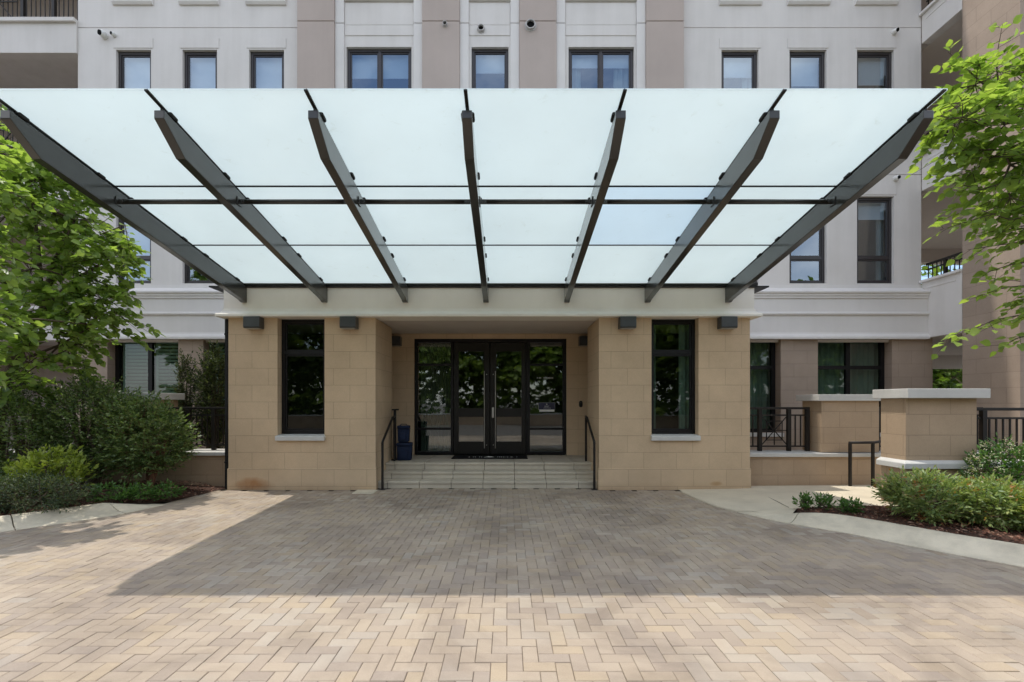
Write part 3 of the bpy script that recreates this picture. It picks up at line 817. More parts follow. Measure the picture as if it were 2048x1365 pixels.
for (z0,z1) in ((4.495,4.90),(7.475,7.95),(10.775,11.2)):
    b = MB(); rail_y(b, X0+.11, 10.3, 11.28, z0, z1); b.build('balcony_railing', 'rail', BLD)
b = MB()
for x in np.arange(X0+.3, 15.5, .12): b.box(x-.01,x+.01,15.73,15.75,4.40,5.15)
b.box(X0+.25,15.8,15.72,15.77,5.15,5.20); b.box(X0+.25,15.8,15.73,15.76,5.02,5.05)
b.build('balcony_railing', 'rail', BLD)
b = MB(); b.box(X0, 13.5, 9.12, 10.28, 0, TOP); b.build('tower', 'block_main', BLD, .006)

# vents and cameras on the facade
def vent(label, px, py, Y, r):
    p = P(px, py, Y); t = thing('wall_vent', p, label, 'vent', 'round wall vents')
    n = 28; b = MB(); b.disc(p + Vector((0,.02,0)), r*1.25, (0,-1,0), .03); b.build('flange', 'vent', t, .004)
    b = MB()
    ro = []
    for k in range(n):
        a = 2*math.pi*k/n; ro.append((math.cos(a), math.sin(a)))
    v = []
    for (rr, yy) in ((r, -.01),(r, -.07),(r*.82, -.07),(r*.82, -.015)):
        v += [(p.x+c*rr, p.y+yy, p.z+s*rr) for c,s in ro]
    f = [(i*n+k, i*n+(k+1)%n, (i+1)*n+(k+1)%n, (i+1)*n+k) for i in range(3) for k in range(n)]
    b.add(v, f); b.build('hood', 'vent', t, smooth=False)
    MB().disc(p + Vector((0,-.012,0)), r*.815, (0,-1,0), .004).build('opening', 'hole', t)
vent('smallest round vent on the taupe pilaster left of centre', 890, 50, 11.10, .05)
vent('round vent on the white bay above the narrow centre window', 962, 59, 11.19, .075)
vent('largest round vent on the taupe pilaster right of centre', 1061, 52, 11.10, .11)
def camera_dome(label, px, py, r, look):
    p = P(px, py, 11.30); t = thing('security_camera', p, label, 'camera', 'security cameras on the facade')
    MB().disc(p + Vector((0,.01,0)), r*.95, (0,-1,0), .05, 24).build('base', 'camera', t, .005)
    bm = bmesh.new(); bmesh.ops.create_uvsphere(bm, u_segments=20, v_segments=14, radius=r*.92)
    b = MB(); c = p + Vector((0,-.04-r*.4,0)); bm.verts.ensure_lookup_table()
    b.add([tuple(v.co + c) for v in bm.verts], [tuple(v.index for v in f.verts) for f in bm.faces]); bm.free()
    b.build('ball', 'camera', t, smooth=True)
    d = Vector(look).normalized()
    MB().disc(c + d*r*.62, r*.66, d, r*.34, 20, r*.6).build('lens', 'hole', t)
camera_dome('larger white ball camera on the upper left wall', 211, 73, .088, (-.45,-1,-.15))
camera_dome('smaller white ball camera beside the larger one on the upper left wall', 230, 72, .052, (-.5,-1,-.1))
camera_dome('upper small white camera on the right wall beside the top balcony', 1787, 66, .06, (.3,-1,-.2))
camera_dome('lower small white camera on the right wall above a tall window', 1790, 358, .06, (.3,-1,-.2))

# ================================================================== ENTRANCE PORTICO
POR = thing('entrance_portico', (-.36,9,0), 'tan block entrance porch with cream fascia, tall windows and double doors', 'porch')
Y0 = 8.97
XA, XB, XC, XD = -5.206, -4.29, -3.41, -2.458      # left pier edges
XE, XFx, XG, XH = 1.72, 2.70, 3.58, 4.54           # right pier edges
ZT = 3.22
for (a,b1,c,d,outer) in ((XA,XB,XC,XD,-1),(XE,XFx,XG,XH,1)):
    b = MB()
    wall_panel(b, Y0, a, d, 0, ZT, [(b1,c,1.02,ZT+.1)], .24)
    inn = d if outer < 0 else a; ex = a if outer < 0 else d
    b.quad((inn,Y0,0),(inn,10.25,0),(inn,10.25,ZT),(inn,Y0,ZT)); b.quad((ex,Y0,0),(ex,11.25,0),(ex,11.25,ZT),(ex,Y0,ZT))
    w = .75*outer
    b.quad((inn,10.25,0),(inn+w,10.25,0),(inn+w,10.25,ZT),(inn,10.25,ZT)); b.quad((inn+w,10.25,0),(inn+w,11.1,0),(inn+w,11.1,ZT),(inn+w,10.25,ZT))
    b.build('stone_pier', 'block', POR)
b = MB()
DX0, DX1, DZ1, DY = PX(828.5,11.1), PX(1133,11.1), 3.11, 11.10
b.box(-3.25, DX0-.002, DY, DY+.25, 0, 3.26); b.box(DX1+.002, 2.5, DY, DY+.25, 0, 3.26); b.box(DX0-.001, DX1+.001, DY, DY+.25, DZ1+.002, 3.26)
b.build_each('recess_wall', 'block', POR)
b = MB()
for (a,d) in ((XA,XD),(XE,XH)):
    b.sweep([(a,11.2),(a,Y0),(d,Y0),(d,9.10)], [(.001,0),(.014,0),(.014,.392),(.008,.400),(.001,.400)])
b.build_each('plinth', 'block', POR)
for (a,c) in ((XB,XC),(XFx,XG)):
    w = make_window(POR, a+.004, c-.004, 1.04, ZT-.005, Y0+.16, .06, (), (2.58,), 'frame', 'glass', curtain=(a > 0), sash=True)
    MB().prism([(Y0-.07,.925),(Y0-.07,1.0),(Y0-.05,1.016),(Y0+.16,1.036),(Y0+.16,.925)], 'x', a-.015, c+.015).build('sill', 'cap', w, .006)
b = MB(); b.box(XA+.1, XD-.01+.7, 11.0, 11.09, .1, 3.2) if False else None
b.box(-5.1,-3.25,10.9,10.95,.1,3.2); b.box(2.5,4.45,10.9,10.95,.1,3.2); b.box(-5.1,-3.25,Y0+.45,10.9,.0,.05); b.box(2.5,4.45,Y0+.45,10.9,0,.05)
b.box(-4.0,2.9,13.9,14.1,.3,3.3); b.box(-4.0,2.9,11.36,13.9,.30,.41); b.box(-4.0,2.9,11.36,13.9,3.24,3.3); b.box(-4.1,-4.0,11.36,13.9,.3,3.3); b.box(2.9,3.0,11.36,13.9,.3,3.3)
b.build('lobby', 'room', POR)
# cream fascia with a flared foot
FX0, FX1, FY = -5.27, 4.60, 8.93
def frieze(prof): return MB().sweep([(FX0,11.28),(FX0,FY),(FX1,FY),(FX1,11.28)], prof)
frieze([(-.35,3.216),(.085,3.216),(.105,3.224),(.105,3.262),(.085,3.285),(.045,3.305),(.02,3.335),(.012,3.37),(0,3.375),(0,3.768),(-.35,3.768)]).build('fascia', 'fascia', POR)
b = MB(); b.box(FX0+.3, FX1-.3, FY+.3, 11.35, 3.230, 3.30); b.build('soffit', 'soffit', POR)
b = MB(); b.box(FX0-.26, FX1+.26, FY-.035, 11.2, 3.772, 3.80); b.box(FX0-.05, FX1+.05, FY-.042, 11.2, 3.802, 3.86); b.build('roof_edge', 'dark', POR, .004)
# landing, steps
b = MB()
XS0, XS1 = XD+.004, XE-.004
js = [-.457+.605*k for k in range(-4,5)]
xs = [XS0] + [x for x in js if XS0+.1 < x < XS1-.1] + [XS1]
for k,(y0,y1,z1) in enumerate(((9.13,9.47,.14),(9.43,9.77,.28),(9.73,11.09,.42))):
    st = MB()
    for i in range(len(xs)-1):
        a, c = xs[i]+(.004 if i else 0), xs[i+1]-(.004 if i < len(xs)-2 else 0)
        st.box(a, c, y0-.022, y1 if k < 2 else 10.245, z1-.048, z1-.0)
        st.box(a, c, y0, y0+.3, z1-.14, z1-.05)
    st.build('step', 'step', POR, .007)
st = MB()
for (a,c) in ((-3.2,XS0-.002),(XS1+.002,2.46)): st.box(a, c, 10.255, 11.09, .372, .419)
xs2 = [XS0]+[x for x in js if XS0+.1 < x < XS1-.1]+[XS1]
for i in range(len(xs2)-1): st.box(xs2[i]+(.004 if i else 0), xs2[i+1]-(.004 if i < len(xs2)-2 else 0), 10.252, 11.09, .372, .420)
st.build('landing', 'step', POR, .007)
MB().box(XS0+.01, XS1-.01, 9.16, 11.08, -.02, .10).box(XS0+.01, XS1-.01, 9.45, 11.08, .101, .24).box(XS0+.01, XS1-.01, 9.75, 11.08, .241, .371).build('step_core', 'joint', POR)

# door set
dz0 = .425
def dx(px): return PX(px, 11.1)
def dz(py): return PZ(py, 11.1)
b = MB(); fy = DY+.03
vx = [DX0, dx(834), dx(901), dx(906), dx(1053), dx(1060), dx(1126), DX1]
b.box(DX0, dx(834), fy, fy+.12, dz0, DZ1); b.box(dx(901), dx(906.5), fy, fy+.12, dz0, DZ1); b.box(dx(1052.5), dx(1060), fy, fy+.12, dz0, DZ1); b.box(dx(1126), DX1, fy, fy+.12, dz0, DZ1)
b.box(dx(834), dx(901), fy, fy+.12, dz(685), DZ1); b.box(dx(1060), dx(1126), fy, fy+.12, dz(685), DZ1); b.box(dx(906.5), dx(1052.5), fy, fy+.12, dz(684), DZ1)
for (a,c) in ((834,901),(1060,1126)):
    for (t,u) in ((727,731.5),(856,860.5),(904,909)): b.box(dx(a), dx(c), fy+.004, fy+.11, max(dz0,dz(u)), dz(t))
dfr = b.build('door_frame', 'frame', POR, .003)
for (a,c) in ((834,901),(1060,1126)):
    p = MB()
    for (t,u) in ((685,727),(731.5,856),(860.5,904)): p.quad((dx(a),fy+.06,dz(u)),(dx(c),fy+.06,dz(u)),(dx(c),fy+.06,dz(t)),(dx(a),fy+.06,dz(t)))
    p.build('sidelight', 'glass_door', dfr)
for (x0,x1,g0,g1,hx,s) in ((906.8,979.2,917,967,968.7,-1),(980,1052.2,993,1043,990.8,1)):
    b = MB(); ya, yb = fy+.035, fy+.085
    A, B_, C, D_ = dx(x0)+.003, dx(g0), dx(g1), dx(x1)-.003
    zt, z1, z2, z3, z4 = dz(684.5), dz(702.7), dz(817), dz(834.4), dz(884)
    b.box(A,B_,ya,yb,dz0+.01,zt); b.box(C,D_,ya,yb,dz0+.01,zt); b.box(B_,C,ya,yb,z1,zt); b.box(B_,C,ya,yb,z3,z2); b.box(B_,C,ya,yb,dz0+.01,z4)
    dr_ = b.build('door', 'dark', POR, .004)
    q = MB(); q.quad((B_,ya+.022,z2),(C,ya+.022,z2),(C,ya+.022,z1),(B_,ya+.022,z1)); q.quad((B_,ya+.022,z4),(C,ya+.022,z4),(C,ya+.022,z3),(B_,ya+.022,z3))
    q.build('door_glass', 'glass_door', dr_)
    h = MB(); X = dx(hx); h.tube([(X,ya-.07,dz(897)),(X,ya-.07,dz(742.7))], .012, 10)
    for zy in (749,891): h.tube([(X,ya-.07,dz(zy)),(X - s*-.0,ya,dz(zy))], .010, 8); h.disc((X - s*.05, ya-.001, dz(zy)), .012, (0,-1,0), .012, 12)
    h.build('handle', 'steel', dr_, smooth=False)
    if s > 0: MB().box(dx(983.6), dx(987.8), ya-.008, ya-.001, dz(836), dz(815.5)).build('lock_plate', 'steel', dr_)
# pale curtains inside the left sidelight
m = MB(); n = 90
for k in range(n):
    xa, xb = DX0+.07+(.74)*k/n, DX0+.07+(.74)*(k+1)/n
    m.quad((xa,11.55+.02*math.sin(k*.9),.45),(xb,11.55+.02*math.sin((k+1)*.9),.45),(xb,11.55+.02*math.sin((k+1)*.9),3.05),(xa,11.55+.02*math.sin(k*.9),3.05))
m.build('curtain', 'curtain', POR, smooth=True)
# lettering and card in the right sidelight
cx = dx(1094); z = dz(756)
b = MB(); x = dx(1074.5)
for wd in (.022,.006,.024,.026,0,0,.024,.03,.018,.02,.03,.026,.02,.026,.018):
    if wd: b.box(x, x+wd*.55, fy+.050, fy+.053, z-.016+random.uniform(-.004,.004), z+.016)
    x += .026
b.build('glass_lettering', 'mark_white', POR)
t = thing('notice_card', (cx,fy+.03,dz(815)), 'navy card with pale lines and a white lower strip stuck on the right sidelight', 'notice')
ya = fy+.048
MB().box(dx(1077.5), dx(1110.5), ya, ya+.006, dz(819.5), dz(806)).build('card', 'sign', t)
MB().box(dx(1077), dx(1111), ya+.0065, ya+.008, dz(820), dz(805.5)).build('border', 'mark', t)
MB().box(dx(1079), dx(1109.6), ya-.004, ya+.002, dz(824), dz(819.8)).build('strip', 'mark_white', t)
b = MB(); c0 = dx(1094)
b.disc((c0, ya-.0005, dz(809)), .016, (0,-1,0), .002, 14)
for (zz,w) in ((812.4,.055),(814.2,.05),(816.6,.075)):
    x = c0-w
    while x < c0+w:
        ww = random.uniform(.008,.02); b.box(x, x+ww, ya-.0025, ya-.0004, dz(zz)-.006, dz(zz)+.005); x += ww+.006
b.build('printing', 'mark', t)

# doormat
t = thing('doormat', (PX(980,10.6),10.65,.42), 'black rubber doormat with pale worn lettering before the double doors', 'doormat')
ma, mb_, my0, my1 = PX(900,10.28)+.02, PX(1056,10.28), 10.30, 10.95
MB().box(ma, mb_, my0, my1, .4215, .436).build('mat', 'mat', t, .005)
b = MB(); zc = .4365; yc = 10.58
def dash(x, w, y0=-.05, y1=.05): b.box(x, x+w, yc+y0, yc+y1, zc, zc+.0015)
x = ma+.36
for w in (.02,0,.02,.02,0,.02,.02): 
    if w: dash(x, w); 
    x += .045
x += .03
for k in range(5):
    a = k*1.25; b.tube([(x+.02*k, yc-.09+.02*k, zc), (x+.05+.02*k, yc+.03*math.sin(a), zc), (x+.09+.03*k, yc+.11-.03*k, zc)], .006, 5)
b.tube([(x+.12+.055*math.cos(q*.5), yc+.06*math.sin(q*.5), zc) for q in range(13)], .006, 5)
x += .28
for w in (.02,.025,.02,.03,.012,.03,0,.035,.01,0,.022):
    if w: dash(x, w, -.045, .03)
    x += .042
b.build('mat_lettering', 'mark_white', t)

# intercom
t = thing('intercom', P(1161.5,808.5,11.1), 'black oval intercom on the dark wall right of the doors', 'intercom')
p = P(1161.5,808.5,11.1); b = MB(); n = 24
v = []
for (s_,yy) in ((1,0),(1,-.022),(.86,-.034)):
    v += [(p.x+.042*s_*math.copysign(abs(math.cos(a))**.7, math.cos(a)), p.y+yy, p.z+.075*s_*math.copysign(abs(math.sin(a))**.7, math.sin(a))) for a in [2*math.pi*k/n for k in range(n)]]
f = [(i*n+k, i*n+(k+1)%n, (i+1)*n+(k+1)%n, (i+1)*n+k) for i in range(2) for k in range(n)] + [tuple(range(2*n,3*n))]
b.add(v, f).build('housing', 'rubber', t, smooth=False)
MB().disc((p.x,p.y-.034,p.z+.03), .012, (0,-1,0), .004, 16).build('lens', 'frame_grey', t)

# downpipe at the left corner
t = thing('downpipe', (-5.245,9.0,0), 'black downpipe running up the left corner of the porch', 'downpipe')
MB().box(-5.285,-5.228,8.985,9.06,.02,3.20).build('pipe', 'rubber', t, .006)
b = MB()
for z in (.5,1.7,2.9): b.box(-5.29,-5.224,8.978,9.065,z,z+.03)
b.build('strap', 'frame', t)

# wall lights
def wall_light(label, cx, y, z, first=[None]):
    if first[0] is None:
        t = thing('wall_light', (cx,y,z), label, 'lamp', 'box wall lights of the porch')
        MB().prism([(y-.001,z-.105),(y-.17,z-.105),(y-.19,z-.09),(y-.19,z+.10),(y-.18,z+.108),(y-.001,z+.108)], 'x', cx-.148, cx+.148).build('housing', 'lamp', t, .006)
        MB().box(cx-.12,cx+.12,y-.165,y-.02,z-.112,z-.104).build('lens', 'lens', t)
        MB().box(cx-.135,cx+.135,y-.1925,y-.1885,z-.085,z-.08).build('seam', 'frame', t)
        first[0] = t; return t
    return dup(first[0], (cx,y,z), label)
for lab, px in (('grey box wall light left of the left porch window',506),('grey box wall light between the left porch window and the recess',697.5),
                ('grey box wall light between the recess and the right porch window',1255),('grey box wall light right of the right porch window',1456)):
    wall_light(lab, PX(px,8.85), Y0, 3.105)
wall_light('dark box wall light left of the doors inside the recess', PX(789,11.0), DY, PZ(683,11.0))
wall_light('dark box wall light right of the doors inside the recess', PX(1171,11.0), DY, PZ(683,11.0))

# handrails on the steps
def handrail(label, x):
    t = thing('handrail', (x,8.99,0), label, 'handrail', 'handrails at the entrance steps')
    w = .042
    MB().bar((x,9.0,.0),(x,9.0,.885),w,w).build('post', 'rail', t, .005)
    MB().bar((x,9.95,.42),(x,9.95,1.33),w,w).build('post', 'rail', t, .005)
    b = MB(); b.tube([(x,8.985,.86),(x,9.02,.905),(x,9.80,1.325),(x,9.975,1.345)], .024, 8); b.build('top_rail', 'rail', t, smooth=True)
    b = MB(); b.box(x-.05,x+.05,8.95,9.05,.002,.012); b.build('foot_plate', 'rail', t)
handrail('dark steel handrail on the left side of the entrance steps', -2.335)
handrail('dark steel handrail on the right side of the entrance steps', 1.637)

# blue bags and the slim post
def bag(label, x0, x1, y0, y1, z0, z1):
    t = thing('insulated_bag', ((x0+x1)/2,(y0+y1)/2,z0), label, 'bag', 'navy bags stacked by the recess wall')
    b = MB(); zl = z0+(z1-z0)*.8
    b.add([(x0,y0,z0),(x1,y0,z0),(x1,y1,z0),(x0,y1,z0),(x0-.008,y0-.008,zl),(x1+.012,y0-.008,zl),(x1+.012,y1,zl),(x0-.008,y1,zl)], [(0,3,2,1),(4,5,6,7),(0,1,5,4),(1,2,6,5),(2,3,7,6),(3,0,4,7)])
    b.build('body', 'navy', t, .03, False, 3)
    MB().box(x0-.012,x1+.016,y0-.012,y1,zl+.003,z1-.008).build('lid', 'navy', t, .02, False, 3)
    MB().box(x0+.05,x1-.05,y0-.028,y0-.003,z0+.05,z0+(z1-z0)*.55).build('front_pocket', 'navy', t, .01)
    MB().box(x0-.014,x1+.018,y0-.016,y1,zl-.004,zl+.004).build('zip', 'navy_dark', t)
    b = MB(); c = (x0+x1)/2; b.tube([(c-.08,(y0+y1)/2,z1-.012),(c-.05,(y0+y1)/2,z1+.018),(c+.05,(y0+y1)/2,z1+.018),(c+.08,(y0+y1)/2,z1-.012)], .009, 6); b.build('strap', 'navy_dark', t)
bag('larger navy insulated bag standing on the landing under another bag', -2.30, -2.02, 10.02, 10.24, .42, .80)
bag('smaller navy insulated bag on top of the larger one', -2.29, -2.07, 10.04, 10.22, .803, 1.16)
t = thing('slim_post', (-2.37,10.15,.42), 'slim black post with a flat top behind the left handrail', 'post')
MB().bar((-2.37,10.15,.44),(-2.37,10.15,1.47),.05,.05).build('shaft', 'rubber', t, .005)
MB().box(-2.42,-2.30,10.08,10.22,1.47,1.50).build('flat_top', 'rubber', t, .005)
MB().box(-2.43,-2.31,10.08,10.22,.421,.44).build('foot', 'rubber', t, .004)

# ================================================================== GLASS CANOPY
CAN = thing('glass_canopy', (-.39,8.93,3.6), 'sloping frosted glass canopy on seven dark steel rafters above the entrance', 'canopy')
XI = [-.39 + (i-3)*1.498 for i in range(7)]
SL = (4.573-3.835)/(8.93-4.51)
def gz(y): return 4.573 - SL*(y-4.51)
for i,x in enumerate(XI):
    pr = [(4.67,gz(4.67)-.068),(4.67,gz(4.67)-.15),(4.98,gz(4.98)-.335),(8.66,gz(8.66)-.335),(8.80,gz(8.80)-.338),(8.88,gz(8.93)-.345),(8.926,gz(8.93)-.345),(8.926,gz(8.926)-.06)]
    MB().prism(pr, 'x', x-.05, x+.05).build('rafter', 'beam', CAN, .006)
    b = MB(); b.prism([(4.50,gz(4.50)-.004),(4.50,gz(4.50)-.018),(8.92,gz(8.92)-.018),(8.92,gz(8.92)-.004)], 'x', x-.017, x+.017)
    b.prism([(4.70,gz(4.70)-.018),(4.70,gz(4.70)-.071),(8.92,gz(8.92)-.071),(8.92,gz(8.92)-.018)], 'x', x-.008, x+.008)
    b.build('glazing_bar', 'dark', CAN)
    for y in (4.80,5.72,6.22,7.20,7.72,8.62):
        c = MB(); a = (x, y-.055, gz(y-.055)-.041); e = (x, y+.055, gz(y+.055)-.041)
        c.bar(a, e, .135, .045); c.build('glazing_clip', 'rubber', CAN, .018, False, 3)
    if i < 6:
        zr = gz(5.97)-.20; xa, xb = x+.05, XI[i+1]-.05
        r = MB().tube([(xa+.09,5.97,zr),(xb-.09,5.97,zr)], .030, 12).build('tie_rod', 'beam', CAN, smooth=True)
        for (p,q,s) in ((xa,xa+.10,1),(xb-.10,xb,-1)):
            b = MB(); b.box(p if s > 0 else p+.0, q, 5.958, 5.982, zr-.028, zr+.028); b.disc(((p+q)/2-.0, 5.945, zr), .022, (0,1,0), .05, 14)
            b.box((xa if s > 0 else xb-.012), (xa+.012 if s > 0 else xb), 5.92, 6.02, zr-.05, zr+.05)
            b.build('bracket', 'beam', r, .003)
ROWS = [4.51, 5.976, 7.455, 8.92]
for i in range(6):
    for j in range(3):
        y0, y1 = ROWS[j]+.006, ROWS[j+1]-.006; xa, xb = XI[i]+.005, XI[i+1]-.005
        if i == 0: xa = XI[0]-.045
        if i == 5: xb = XI[6]+.045
        b = MB(); b.prism([(y0,gz(y0)),(y1,gz(y1)),(y1,gz(y1)+.017),(y0,gz(y0)+.017)], 'x', xa, xb)
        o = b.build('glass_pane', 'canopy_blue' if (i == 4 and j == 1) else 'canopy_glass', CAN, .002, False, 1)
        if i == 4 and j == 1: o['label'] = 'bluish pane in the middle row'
for y in ROWS[1:3]:
    MB().prism([(y-.012,gz(y-.012)-.008),(y-.012,gz(y-.012)-.001),(y+.012,gz(y+.012)-.001),(y+.012,gz(y+.012)-.008)], 'x', XI[0]-.04, XI[6]+.04).build('seam_strip', 'rubber', CAN)

# ================================================================== TERRACE WALLS, PILLARS, RAILINGS
def coped_wall(name, label, x0, x1, y0, y1, ztop, z0=0, cap=.085, cat='wall', over=.06):
    t = thing(name, ((x0+x1)/2,y0,0), label, cat)
    MB().box(x0,x1,y0,y1,z0,ztop-cap).build('wall_body', 'block_wall', t)
    b = MB(); b.prism([(y0-over,ztop-cap+.002),(y0-over,ztop-.012),(y1+over,ztop),(y1+over,ztop-cap+.002)], 'x', x0-(.0), x1); b.build('coping', 'cap', t, .008)
    return t
tr = coped_wall('terrace_wall', 'low tan block wall with pale coping right of the porch', 4.552, 9.6, 9.23, 9.66, .675, 0)
tl = coped_wall('terrace_wall', 'low tan block wall with pale coping left of the porch behind shrubs', -11.5, -5.30, 9.23, 9.66, .70, 0)
b = MB(); b.quad((-11,9.6,.40),(-5.2,9.6,.40),(-5.2,11.4,.40),(-11,11.4,.40)); b.quad((4.5,9.6,.40),(9.9,9.6,.40),(9.9,11.4,.40),(4.5,11.4,.40)); structure(b.build('terrace_floor', 'walk'))
def pillar(name, label, x0, x1, y0, y1, z0, z1, cap, over=.07, front=None, ledge=None, capm='cap'):
    t = thing(name, ((x0+x1)/2,(y0+y1)/2,z0), label, 'pillar')
    MB().box(x0,x1,y0,y1,z0,z1).build('pillar_body', 'block_wall', t, .004)
    f = over if front is None else front
    MB().box(x0-over,x1+over,y0-f,y1+over,z1+.001,z1+cap).build('cap_stone', capm, t, .007)
    if ledge:
        MB().sweep([(x0,y1),(x0,y0),(x1,y0),(x1,y1)], [(.001,ledge-.12),(.075,ledge-.12),(.075,ledge-.045),(.06,ledge-.03),(.001,ledge)]).build('ledge', 'cap', t, .005)
    return t
pillar('stone_pillar', 'far tan block pillar with weathered cap standing on the low right wall', 6.06, 7.17, 9.25, 9.85, .676, 1.665, .125, .085, .07)
pillar('stone_pillar', 'tan block pillar with pale cap mostly hidden behind the dark left shrubs', -7.95, -6.75, 9.25, 9.85, .701, 1.69, .13, .085, .07)
pillar('stone_pillar', 'near broad tan block pillar with cream cap beside the right planting', 5.84, 6.88, 7.03, 7.50, .05, 1.695, .14, .075, .13, .79)
t = coped_wall('ramp_wall', 'low tan block wall with pale coping running right from the near pillar', 6.96, 10.5, 7.20, 7.48, .74, .05)

def railing(label, x0, x1, y, zb, zt, posts, panels=(), group='dark metal railings'):
    t = thing('metal_railing', ((x0+x1)/2,y,zb), label, 'railing', group)
    MB().box(x0,x1,y-.03,y+.03,zt-.045,zt).build('top_rail', 'rail', t, .006)
    MB().box(x0,x1,y-.015,y+.015,zt-.175,zt-.145).build('middle_rail', 'rail', t, .004)
    MB().box(x0,x1,y-.015,y+.015,zb+.08,zb+.11).build('bottom_rail', 'rail', t, .004)
    for p in posts: MB().box(p-.035,p+.035,y-.035,y+.035,zb,zt-.045).build('post', 'rail', t, .004)
    x = x0+.055
    first = None
    while x < x1-.02:
        if not any(a-.05 < x < c+.05 for a,c in panels) and not any(abs(x-p) < .06 for p in posts):
            if first is None:
                first = MB().box(x-.01,x+.01,y-.01,y+.01,zb+.11,zt-.175).build('baluster', 'rail', t); fx0 = x
            else:
                d = first.copy(); COL.objects.link(d); d.location.x = x - fx0; d.parent = t
        x += .105
    for a,c in panels:
        b = MB(); zl, zh = zb+.12, zt-.18; xm, zm = (a+c)/2, (zb+.12+zt-.18)/2; w, h = (c-a)/2*.62, (zh-zl)/2*.66
        for (p,q,r,s) in ((a,zl,c,zh),(a,zh,c,zl),(xm-w,zm-h,xm+w,zm-h),(xm-w,zm+h,xm+w,zm+h),(xm-w,zm-h,xm-w,zm+h),(xm+w,zm-h,xm+w,zm+h),(xm,zl,xm,zh),(a,zm,c,zm)):
            b.bar((p,y,q),(r,y,s),.016,.016)
        b.build('lattice_panel', 'rail', t)
    return t
railing('dark railing with a crossed lattice panel on the low right wall', 4.60, 5.98, 9.5, .676, 1.545, (5.0,5.575,5.94), ((5.04,5.54),))
railing('short dark railing glimpsed between the two right pillars', 7.26, 9.4, 9.5, .676, 1.545, (7.32,8.4))
railing('dark railing on the wall right of the near pillar', 6.90, 10.4, 7.34, .742, 1.555, (7.28,8.4,9.5))
railing('dark railing on the low left wall beside the downpipe', -6.72, -5.31, 9.5, .70, 1.545, (-6.3,-5.8), ())
# stair rail between wall and pillar
t = thing('stair_rail', (6.5,9.1,0), 'small dark pipe rail standing on the concrete walk before the far pillar', 'handrail')
MB().bar((6.49,9.08,.04),(6.49,9.08,.865),.045,.045).build('post', 'rail', t, .004); MB().bar((6.92,9.08,.04),(6.92,9.08,.87),.045,.045).build('post', 'rail', t, .004)
MB().tube([(6.475,9.08,.875),(6.95,9.08,.878),(7.3,9.08,.94)], .026, 8).build('top_rail', 'rail', t, smooth=True)

# ================================================================== PLANTS, left bed
DS = 'shrubs in the left planting bed'
def sh(*a, **k): return shrub(*a, **k)
sh('dark_shrub', 'dark green glossy shrub with red-brown stems nearest the low left wall', 'shrub', (-6.24,8.35,.08), .80, .70, 1.72, 1050, 10, .066, 'leaf_dark', SMALL, .30, DS, 'bark_red', .10)
sh('dark_shrub', 'tall dark green shrub in the middle of the left bed', 'shrub', (-7.35,8.5,.1), .92, .7, 1.98, 1050, 10, .066, 'leaf_dark', SMALL, .30, DS, 'bark', .05)
sh('dark_shrub', 'shadowed dark shrub at the far left edge of the bed', 'shrub', (-8.35,8.2,.1), .85, .7, 1.75, 900, 10, .066, 'leaf_dark', SMALL, .30, DS, 'bark', .0)
sh('conifer', 'pointed dark conifer rising behind the left shrubs near the stone wall', 'conifer', (-7.88,8.95,.1), .50, .45, 2.42, 620, 8, .05, 'leaf_conifer', SLIM, .2, 'pointed conifers', 'bark', .0, .9, .6, 0, None, True)
sh('conifer', 'pointed dark conifer at the left under the tree branches', 'conifer', (-8.9,8.85,.1), .50, .45, 2.45, 620, 8, .05, 'leaf_conifer', SLIM, .2, 'pointed conifers', 'bark', .0, .9, .6, 0, None, True)
sh('lime_shrub', 'yellow green leafy shrub before the dark shrubs on the left', 'shrub', (-6.98,7.3,.1), .56, .42, .84, 210, 8, .085, 'leaf_yellow', SMALL, .16, None, 'bark', .1, .9)
sh('juniper', 'low spreading grey green juniper along the left kerb', 'shrub', (-6.75,6.78,.1), .72, .42, .48, 640, 10, .05, 'leaf_juniper', SLIM, .24, 'spreading junipers', 'bark', .0, .5)
sh('juniper', 'low juniper at the left picture edge beside the kerb', 'shrub', (-7.5,6.55,.1), .62, .5, .56, 560, 10, .05, 'leaf_juniper', SLIM, .24, 'spreading junipers', 'bark', .0, .5)
sh('cover_plant', 'bright green low plant beside the juniper at the left kerb', 'plant', (-6.15,7.42,.08), .30, .24, .27, 90, 6, .06, 'leaf_cover', SMALL, .10, 'low green plants', 'bark', .0, .9)
sh('cover_plant', 'bright green low plant in the middle of its row at the left kerb', 'plant', (-5.86,7.66,.06), .26, .22, .25, 80, 6, .06, 'leaf_cover', SMALL, .10, 'low green plants', 'bark', .0, .9)
sh('cover_plant', 'bright green low plant nearest the bare mulch on the left', 'plant', (-5.62,7.95,.04), .22, .22, .24, 70, 6, .06, 'leaf_cover', SMALL, .10, 'low green plants', 'bark', .0, .9)
sh('terrace_shrub', 'slender upright shrub on the terrace before the shuttered window', 'shrub', (PX(372,10.3),10.3,.40), .26, .22, 2.35, 380, 10, .062, 'leaf_olive', SMALL, .26, 'upright shrubs on the left terrace', 'bark', .0, 1.4)
sh('terrace_shrub', 'fuller upright shrub on the terrace against the porch corner', 'shrub', (PX(427,10.2),10.2,.40), .36, .3, 2.5, 700, 10, .062, 'leaf_olive', SMALL, .26, 'upright shrubs on the left terrace', 'bark', .0, 1.2)

